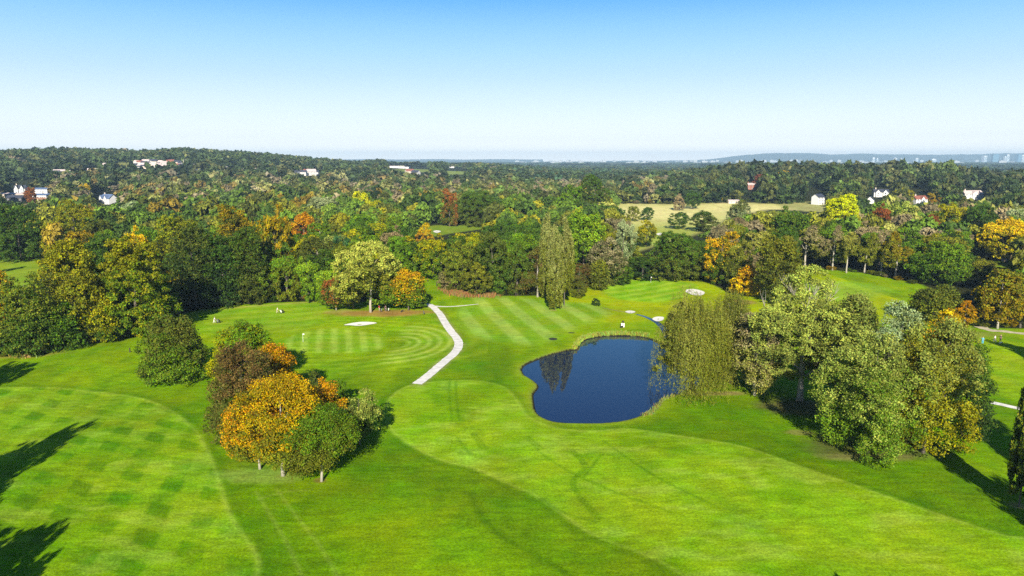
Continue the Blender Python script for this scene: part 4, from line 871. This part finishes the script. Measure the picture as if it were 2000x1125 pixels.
house(1794, 398, 13, 8, 5.0, 2.8, 12, WHITE, REDT, 'house with red tiled roof, white gable and chimney', gables=1, nwin=3)
house(1845, 400, 20, 7, 3.2, 1.5, 0, CREAM, PINK, 'low cream building right of the red roofed house', nwin=4, fl=1, chim=0)
house(1895, 388, 22, 9, 5.5, 3.0, 10, WHITE, PINK, 'long white house with a pale pink roof near the right edge', gables=1, nwin=5)
house(1466, 370, 11, 7, 6, 1.8, 8, BRICK, PINK, 'brick house among dark red trees above the straw field', nwin=3)
house(1432, 397, 11, 5, 2.6, 1.0, 0, CREAM, PINK, 'low pale shelter at the top edge of the straw field', nwin=2, fl=1, chim=0)
house(42, 378, 11, 9, 6, 3.6, 16, WHITE, SLATE, 'white house with two steep gables, far left of the village', gables=2, nwin=2, gtall=1.0)
house(25, 386, 30, 9, 4.0, 1.2, 2, CREAM, PINK, 'long low pale roofed building at the left edge of the picture', nwin=8, fl=1, chim=0)
house(33, 393, 15, 9, 3.8, 2.4, 6, DARKW, SLATE, 'dark timber bungalow with a dark roof at the left edge', nwin=4, fl=1, chim=0)
house(87, 388, 16, 14, 4.0, 1.4, -6, WHITE, BLUE, 'low white building with a blue grey roof in the left village', nwin=6, fl=1, chim=0)
house(84, 377, 15, 9, 4.5, 1.6, 4, WHITE, BLUE, 'white building behind the low blue roofed one', nwin=5, fl=1, chim=0)
house(81, 398, 8, 9, 3.5, 2.6, 70, CREAM, ORT, 'small bungalow with a peach coloured gable below the blue roofs', nwin=2, fl=1, chim=0)
house(213, 398, 15, 9, 5.6, 4.0, -28, WHITE, BLUE, 'white house with a steep blue slate roof and two gables, apart on the left', gables=2, nwin=4)
house(131, 368, 15, 8, 4, 3, 8, CREAM, ORT, 'house with an orange tiled roof behind the left village', nwin=3)
house(111, 368, 9, 7, 4, 2.5, 40, WHITE, SLATE, 'small white gable left of the orange tiled roof', nwin=2, fl=1, chim=0)
house(149, 371, 7, 7, 4, 2.5, 20, WHITE, SLATE, 'small white gable right of the orange tiled roof', nwin=2, fl=1, chim=0)
house(238, 368, 10, 7, 5, 3, 12, CREAM, REDT, 'cream gabled house behind the steep blue roofed one', nwin=2)
house(518, 388, 24, 9, 5, 2, -6, CREAM, PINK, 'pinkish long building behind the cream coloured tree', nwin=6)
house(772, 328, 50, 20, 5, 0, 3, WHITE, PINK, 'long flat white building on the middle ridge', flat=True, nwin=10, name='building')
house(789, 329, 28, 16, 4.5, 0, -4, WHITE, SLATE, 'shorter flat white building right of the long one on the middle ridge', flat=True, nwin=6, name='building')
house(886, 328, 38, 16, 4.5, 0, 5, WHITE, PINK, 'flat white building on the ridge above the small green fields', flat=True, nwin=8, name='building')
protos = {}; PALEW = mat('weathered_render', (.55, .53, .49), .8, .1, 1.)
for k, (px, py, wm_, rm) in enumerate(hp):
    wm_ = {'w': PALEW, 'c': CREAM}[wm_]; rm = {'s': SLATE, 'r': REDT, 'p': PINK}[rm]
    key = (wm_.name, rm.name)
    if key not in protos:
        e = house(px, py, 17, 9, 8.5, 4, 0, wm_, rm, '', nwin=3, fl=2, chim=1); e['label'] = 'small pale walled house scattered among the trees of the far hillside'; e['group'] = 'distant houses on the wooded hillside'; protos[key] = e
    else:
        src = protos[key]; e = src.copy(); link(e); x, y = G(px, py); e.location = (x, y, float(H(x, y)) - .1)
        for ch in src.children:
            if ch.name.split('.')[0] not in ('wall', 'roof'): continue
            c = ch.copy(); link(c, e)
    wh = 'on the far plain at the right' if px > 1000 else ('in the cluster on the left ridge' if 260 < px < 390 else ('in the group left of the middle' if px > 480 else 'among the trees of the left hillside'))
    e['label'] = f"tiny {'cream' if wm_ is CREAM else 'white'} house with a {'red' if rm is REDT else 'grey' if rm is SLATE else 'pale'} roof {wh}"; e['group'] = 'tiny distant houses ' + wh
    e.rotation_euler = (0, 0, rg2.uniform(-.7, .7)); e.scale = [rg2.uniform(.5, .8) if 260 < px < 390 else rg2.uniform(.65, 1.0)] * 3

# ------------------------------------------------------------------ far hills and the city on the plain
hx = np.linspace(1180, 2700, 200); prof = np.interp(hx, [1180, 1340, 1400, 1450, 1500, 1560, 1620, 1680, 1760, 1850, 1920, 2000, 2300, 2700], [314, 313.5, 310, 303, 300, 299, 302, 300.5, 302, 302.5, 301, 299.5, 303, 306]) + .35 * np.sin(hx * .07) + .2 * np.sin(hx * .21)
rows = np.array([10800, 11500, 12200, 12900, 13600, 14300.]); sh_ = [0, .3, .75, 1.0, .7, 0]
V = [((u - 1000) / F * (12900 * CP) , yy, -2 + max(0, (HC + (313 - pz) / F * 12900) + 2) * s_ ) for yy, s_ in zip(rows, sh_) for u, pz in zip(hx, prof)]
n_ = len(hx); Q = [(j * n_ + i, j * n_ + i + 1, (j + 1) * n_ + i + 1, (j + 1) * n_ + i) for j in range(5) for i in range(n_ - 1)]
me = mesh_np('hills', np.array(V), np.array(Q), smooth_=True); me.materials.append(mat('hill_moor', (.05, .065, .04), .9, .3, .002)); tag(link(bpy.data.objects.new('hills', me)), kind='structure')
hx = np.linspace(560, 1060, 80); V = [((u - 1000) / F * 13800 * CP, yy, s_ * (40 + (314.5 - 312.2 - .4 * math.sin(u * .05)) / F * 13800)) for yy, s_ in ((13300, 0), (13800, 1), (14300, 0)) for u in hx]
n_ = len(hx); me = mesh_np('hills', np.array(V), np.array([(j * n_ + i, j * n_ + i + 1, (j + 1) * n_ + i + 1, (j + 1) * n_ + i) for j in range(2) for i in range(n_ - 1)]), smooth_=True); me.materials.append(bpy.data.materials['hill_moor']); tag(link(bpy.data.objects.new('hills', me)), kind='structure')
CONC = mat('pale_concrete', (.36, .38, .40), .7); CGL = mat('tower_glass', (.10, .20, .28), .2); CONC2 = mat('tower_concrete', (.62, .64, .66), .7)
def tower(px, D, w_, h, m_, label, group=None, seg=6):
    x = (px - 1000) / F * D * CP; e = empty('tower_block', (x, D, 0), R((px * 37) % 40 - 20)); b = MB(); b.box(-w_ * .7, w_ * .7, -w_ * .6, w_ * .6, -2, 6); b.box(-w_ / 2, w_ / 2, -w_ * .4, w_ * .4, 6, h); b.box(-w_ * .2, w_ * .25, -w_ * .2, w_ * .2, h, h + 5); b.build('block', m_, e)
    g = MB()
    for i in range(seg): z = 8 + (h - 14) * i / seg; g.box(-w_ * .46, w_ * .46, -w_ * .4 - .4, w_ * .4 + .4, z, z + (h - 14) / seg * .55)
    g.build('window_band', CGL, e); return tag(e, label, 'tower', group)
for px, w_, h, m_, lb in [(1922,46,100,CONC,'pale tower block, first of the distant high rises from the left'),(1940,40,116,CGL,'bluish glass tower left of its close twin on the skyline'),(1946,40,122,CGL,'bluish glass tower right of its close twin on the skyline'),(1962,26,92,CONC,'slim pale tower between the twin towers and the next pair'),(1967,34,118,CONC,'tall pale tower right of the slim one on the skyline'),(1988,60,120,CGL,'broadest blue glass tower on the skyline'),(1998,40,112,CONC,'pale tower cut by the right edge of the picture'),(1706,26,78,CONC,'slim tower at the left of the middle skyline cluster'),(1713,22,70,CONC,'second slim tower of the middle skyline cluster'),(1748,34,74,CONC,'broad tower of the middle skyline cluster'),(1760,22,66,CONC,'slim tower right of the broad one in the middle skyline'),(1790,30,70,CONC,'lone pale block between the skyline clusters'),(1554,40,56,CONC,'pale block at the left end of the skyline'),(1823,50,60,CONC,'wide pale block right of the lone one on the skyline')]:
    tower(px, 9000, w_, h, CONC2 if m_ is CONC else m_, lb)
bm_ = []
for k, (w_, h) in enumerate([(90, 26), (60, 40), (140, 20), (40, 48)]):
    b = MB(); b.box(-w_ / 2, w_ / 2, -14, 14, -2, h); b.box(-w_ * .3, w_ * .1, -8, 8, h, h + 4); b.box(-w_ * .5 - 8, w_ * .2, -20, -14, -2, h * .4)
    bm_.append(b.mesh('distant_building', CONC))
for k in range(110):
    px = 1005 + 990 * rg2.random() ** .8; D = rg2.uniform(6500, 10500); ki = rg2.randrange(4); o = link(bpy.data.objects.new('distant_building', bm_[ki])); o.location = ((px - 1000) / F * D * CP, D, 0); o.rotation_euler = (0, 0, rg2.uniform(-.5, .5))
    wh = 'left' if px < 1330 else 'middle' if px < 1660 else 'right'; ks = ('wide low', 'compact', 'very long flat', 'tall narrow')[ki]; tag(o, f'{ks} pale building at the {wh} of the hazy horizon city', 'building', f'{ks} pale buildings of the {wh} part of the horizon')

# ------------------------------------------------------------------ people, trolleys, flags, posts
def cloth(n, c): return mat(n, c, .8)
SKIN = mat('skin', (.52, .31, .22), .6); HAIR = cloth('grey_hair', (.12, .09, .07))
def skinned(name, joints, edges, m_, parent, extra=None):
    me = bpy.data.meshes.new(name); me.from_pydata([j[0] for j in joints], edges, []); o = bpy.data.objects.new(name, me); COL.objects.link(o)
    me.skin_vertices or me.attributes
    md = o.modifiers.new('s', 'SKIN'); sv = me.skin_vertices[0].data
    for i, j in enumerate(joints): sv[i].radius = (j[1], j[2] if len(j) > 2 else j[1])
    sv[0].use_root = True; sb = o.modifiers.new('d', 'SUBSURF'); sb.levels = 1; sb.render_levels = 1
    dg_ = bpy.context.evaluated_depsgraph_get(); nm = bpy.data.meshes.new_from_object(o.evaluated_get(dg_)); bpy.data.objects.remove(o)
    if extra:
        b = bmesh.new(); b.from_mesh(nm); t2 = bpy.data.meshes.new('x'); t2.from_pydata(extra.v, [], extra.f); b.from_mesh(t2); b.to_mesh(nm); b.free()
    nm.materials.clear(); nm.materials.append(m_); nm.name = name
    for p_ in nm.polygons: p_.use_smooth = True
    return link(bpy.data.objects.new(name, nm), parent)
def person(px, py, rot, top, legs, label, stride=.25, lean=0.0, arm=(.35, -.1), hat=None, sit=False, s=1.0):
    x, y = G(px, py); e = empty('person', (x, y, float(H(x, y)) - .02), R(rot)); e.scale = (s, s, s); hz = .92; hl = lean
    st = stride; sh = (0, hl * .5, 1.42); hd = (0, hl * .75 + .02, 1.62)
    ft = lambda sd, k: [(sd * .09, k * st * .5 + .02, .48), (sd * .10, -0 + k * st * 1.0 - .04, .08), (sd * .10, k * st + .12, .04)]
    l, r_ = ft(-1, 1), ft(1, -1)
    J = [((0, 0, hz), .14, .11), ((0, hl * .25, 1.15), .135, .10), (sh, .12, .09), ((0, hl * .62, 1.52), .05), (hd, .095, .105), ((0, hd[1], 1.74), .075),
         ((-.10, 0, .86), .09), (l[0], .062), (l[1], .042), (l[2], .035), ((.10, 0, .86), .09), (r_[0], .062), (r_[1], .042), (r_[2], .035),
         ((-.19, sh[1], 1.38), .055), ((-.24, sh[1] + arm[0] * .25, 1.12), .04), ((-.20, sh[1] + arm[0], .95), .028), ((.19, sh[1], 1.38), .055), ((.24, sh[1] + arm[1] * .4, 1.12), .04), ((.22, sh[1] + arm[1], .9), .028)]
    E = [(0, 1), (1, 2), (2, 3), (3, 4), (4, 5), (0, 6), (6, 7), (7, 8), (8, 9), (0, 10), (10, 11), (11, 12), (12, 13), (2, 14), (14, 15), (15, 16), (2, 17), (17, 18), (18, 19)]
    fx = MB()
    for w_ in (J[16][0], J[19][0]):
        fx.tube([w_, (w_[0], w_[1] + .03, w_[2] - .07)], [.03, .035], 6)
        for k in range(4): fx.tube([(w_[0] - .027 + k * .018, w_[1] + .03, w_[2] - .07), (w_[0] - .027 + k * .018, w_[1] + .05, w_[2] - .12), (w_[0] - .027 + k * .018, w_[1] + .03, w_[2] - .15 - .006 * (k % 2))], [.009, .008, .006], 4)
        fx.tube([(w_[0] - .03, w_[1] + .02, w_[2] - .04), (w_[0] - .055, w_[1] + .06, w_[2] - .08)], [.011, .008], 4)
    fx.tube([(0, hd[1] + .09, 1.66), (0, hd[1] + .135, 1.62)], [.012, .018], 4)
    for sd in (-1, 1): fx.tube([(sd * .085, hd[1], 1.66), (sd * .105, hd[1] - .01, 1.63)], [.02, .015], 4)
    skinned('body', J, E, SKIN, e, fx)
    skinned('shirt', [(J[0][0], .155, .125), (J[1][0], .15, .12), ((0, hl * .5, 1.40), .13, .105), (J[14][0], .068), (J[15][0], .052), (J[17][0], .068), (J[18][0], .052)], [(0, 1), (1, 2), (2, 3), (3, 4), (2, 5), (5, 6)], top, e)
    skinned('trousers', [((0, 0, .95), .15, .12), (J[6][0], .105), (J[7][0], .078), ((l[1][0], l[1][1], .12), .06), (J[10][0], .105), (J[11][0], .078), ((r_[1][0], r_[1][1], .12), .06)], [(0, 1), (1, 2), (2, 3), (0, 4), (4, 5), (5, 6)], legs, e)
    skinned('cap' if hat else 'hair', [((0, hd[1] - .02, 1.68), .10, .105), ((0, hd[1] - .01, 1.75), .075), ((0, hd[1] + (.15 if hat else .04), 1.71), .045, .02)], [(0, 1), (0, 2)], hat or HAIR, e)
    return tag(e, label, 'person')
CW, CR, CK, CB, CG = cloth('white_cloth', (.8, .8, .76)), cloth('red_cloth', (.62, .03, .05)), cloth('black_cloth', (.02, .02, .025)), cloth('blue_cloth', (.05, .42, .68)), cloth('grey_cloth', (.18, .18, .19)); CN2 = cloth('navy_cloth', (.03, .04, .09)); CBE = cloth('beige_cloth', (.5, .44, .33))
METAL = mat('trolley_metal', (.25, .25, .26), .35, metal=.8); TYRE = mat('rubber', (.02, .02, .02), .8)
def trolley(px, py, rot, bag, label, lean=24):
    x, y = G(px, py); e = empty('golf_trolley', (x, y, float(H(x, y)) - .01), R(rot)); a = R(lean); up = lambda t_, o=0: (0, -math.sin(a) * t_ + math.cos(a) * o, .18 + math.cos(a) * t_ + math.sin(a) * o)
    b = MB(); b.tube([up(0, .14), up(.1, .14), up(.75, .14), up(.86, .14)], [.11, .13, .135, .15], 10); g = b.build('bag', bag, e, True)
    MB().tube([up(.2, .29), up(.3, .31), up(.55, .31), up(.62, .28)], [.05, .08, .08, .05], 8).build('pocket', bag, g, True)
    c = MB()
    for k in range(6): t_ = k / 6 * 6.28; c.tube([(math.cos(t_) * .06, up(.8, .14)[1] + math.sin(t_) * .05, up(.8)[2]), (math.cos(t_) * .09, up(1.12, .14)[1] + math.sin(t_) * .07, up(1.12)[2] + .02 * k)], [.012, .012 if k % 2 else .04], 5)
    c.build('club', METAL, g)
    MB().tube([up(-.02), up(.5), up(.95), up(1.15, -.25)], [.02] * 4, 6).tube([(-.3, 0, .16), (.3, 0, .16)], [.015, .015], 5).tube([up(.1), (0, .32, .06)], [.015, .02], 5).build('frame', METAL, e)
    for sd in (-1, 1):
        w_ = MB(); w_.tube([(sd * .27, 0, .15), (sd * .33, 0, .15)], [.15, .15], 16).build('wheel', TYRE, e, False)
    return tag(e, label, 'golf trolley')
person(541.5, 611.5, -70, CW, CBE, 'golfer in a white top and dark cap pushing a trolley below the wood edge', hat=CK, lean=.2, arm=(.5, .45), s=1.08)
trolley(549, 612, -80, CW, 'pale golf trolley pushed by the golfer in a dark cap')
trolley(553, 611, -60, CK, 'dark golf bag trolley right of the pale one below the wood edge')
person(418.5, 631, -75, CW, CW, 'golfer all in white beside a dark trolley near the lone tree', lean=.3, arm=(.5, .4), s=1.08)
trolley(425, 631, -80, CG, 'grey golf trolley next to the golfer all in white'); trolley(429, 630.5, -50, CK, 'black golf bag trolley at the edge of the shadow near the lone tree')
person(741, 607.5, 150, CR, CBE, 'golfer in a bright red top resting under the grove', lean=.1, s=1.1)
person(724, 605, 190, CW, CN2, 'golfer in a white top standing beside the pale trunk of the silvery tree', s=1.05)
person(754, 608, 160, CK, CG, 'dark clothed golfer right of the golfer in red', lean=.15, s=1.05)
trolley(759, 608, 40, CW, 'golf trolley with a white bag beside the dark clothed golfer'); trolley(745, 609, 60, CG, 'grey golf trolley at the feet of the golfer in red')
trolley(784, 610, 120, CK, 'black golf trolley lying low under the orange and yellow tree', 60); trolley(828, 614, -20, CG, 'golf trolley with a grey bag standing alone left of the path')
person(1918.5, 672, -30, CB, CB, 'golfer in bright blue standing near the tree shadow on the right', stride=.12, s=1.12)
person(1942.5, 668, 30, CW, CG, 'golfer in a white top behind the one in blue', s=1.05); person(1953.5, 668, 10, CK, CK, 'golfer in black standing by the tree shadow right of the white topped one', stride=.1, s=1.12)
trolley(1952, 673, 10, CW, 'golf trolley with a white bag lying in the tree shadow', 55)
def flag(px, py, label, fc):
    x, y = G(px, py); e = empty('flagstick', (x, y, float(H(x, y))), .4); MB().tube([(0, 0, -.1), (0, 0, 2.3)], [.035, .025], 8).build('pole', CW, e)
    V = [(0.03 + .09 * i, .03 * math.sin(i * 1.3), 1.85 + .4 * k - (.03 * i if k else -.03 * i)) for i in range(6) for k in (0, 1)]
    b = MB(); b.v = V + [(x_, y_ + .012, z_) for x_, y_, z_ in V]; b.f = [(2 * i, 2 * i + 2, 2 * i + 3, 2 * i + 1) for i in range(5)] + [(12 + 2 * i, 12 + 2 * i + 1, 12 + 2 * i + 3, 12 + 2 * i + 2) for i in range(5)]; b.build('flag', fc, e)
    MB().tube([(0, 0, -.02), (0, 0, .02)], [.1, .1], 12).build('cup', CK, e); return tag(e, label, 'flag')
flag(592, 668, 'white flag on a thin pole standing on the striped green above the clump', CW); flag(1271, 552, 'small white flag on the far striped putting green behind the stream', CW)
x, y = G(1216.5, 640); e = empty('marker_post', (x, y, float(H(x, y))), 0)
WOOD = mat('dark_wood', (.05, .04, .03), .8, .2, 3.)
MB().tube([(0, 0, -.1), (0, 0, 1.75)], [.10, .08], 8).build('post', WOOD, e); MB().box(-.5, -.11, -.04, .04, .55, 1.3).box(.11, .42, -.04, .04, .15, 1.3).build('board', CW, e)
MB().tube([(0, 0, 1.6), (0, 0, 1.78), (0, 0, 1.9), (0, 0, 2.02)], [.40, .38, .2, .05], 10).build('cap', WOOD, e); MB().tube([(-.55, -.05, .05), (-.5, -.05, .45)], [.3, .22], 10).build('bin', CK, e)
tag(e, 'dark capped post with white boards on the grass above the pond', 'post')
for px, py, h, lb in [(1007, 579, 1.6, 'short dark post at the top of the pale mown bands'), (835, 550, 1.5, 'small post at the left side of the mown ride'), (853, 559, 1.7, 'small post in the middle of the mown ride'), (254, 688, 1.0, 'short stake on the grass left of the lone dark olive tree')]:
    x, y = G(px, py); e = empty('marker_post', (x, y, float(H(x, y))), .3); MB().tube([(0, 0, -.1), (0, 0, h)], [.16, .14], 8).build('post', WOOD, e); MB().tube([(0, 0, h), (0, 0, h + .1)], [.2, .06], 8).build('cap', WOOD, e); tag(e, lb, 'post')
for px, py, rx, ry in [(1080, 662, 1.1, 1.3), (1116, 650, .9, .5)]:  # dark discs on the grass: shade of small hollows painted as colour
    x, y = G(px, py); b = MB(); n_ = 14; z = float(H(x, y)); b.v = [(x, y, z + .02)] + [(x + rx * math.cos(i / n_ * 6.283) * (1 + .12 * math.sin(i * 2.1)), y + ry * math.sin(i / n_ * 6.283), z + .03) for i in range(n_)] + [(x + 1.15 * rx * math.cos(i / n_ * 6.283), y + 1.15 * ry * math.sin(i / n_ * 6.283), z - .05) for i in range(n_)]
    b.f = [(0, 1 + i, 1 + (i + 1) % n_) for i in range(n_)] + [(1 + i, 1 + n_ + i, 1 + n_ + (i + 1) % n_, 1 + (i + 1) % n_) for i in range(n_)]; tag(b.build('hollow_shade_patch', mat('painted_hollow_shade', (.04, .05, .015), .7, .3, 3.)), kind='structure')
# footbridge slab over the stream
x, y = G(1233, 609)

# ------------------------------------------------------------------ air
bx = MB().box(-15000, 15000, -900, 15000, -6, 215); hm = bpy.data.materials.new('air'); hm.use_nodes = True; t = hm.node_tree; t.nodes.clear(); ou = N(t, 'ShaderNodeOutputMaterial'); pv = N(t, 'ShaderNodeVolumePrincipled')
pv.inputs['Color'].default_value = (.54, .79, 1.0, 1); pv.inputs['Density'].default_value = 0.9e-4; pv.inputs['Anisotropy'].default_value = 0.0; L(t, pv.outputs[0], ou.inputs['Volume'])
tag(bx.build('haze', hm), kind='stuff')
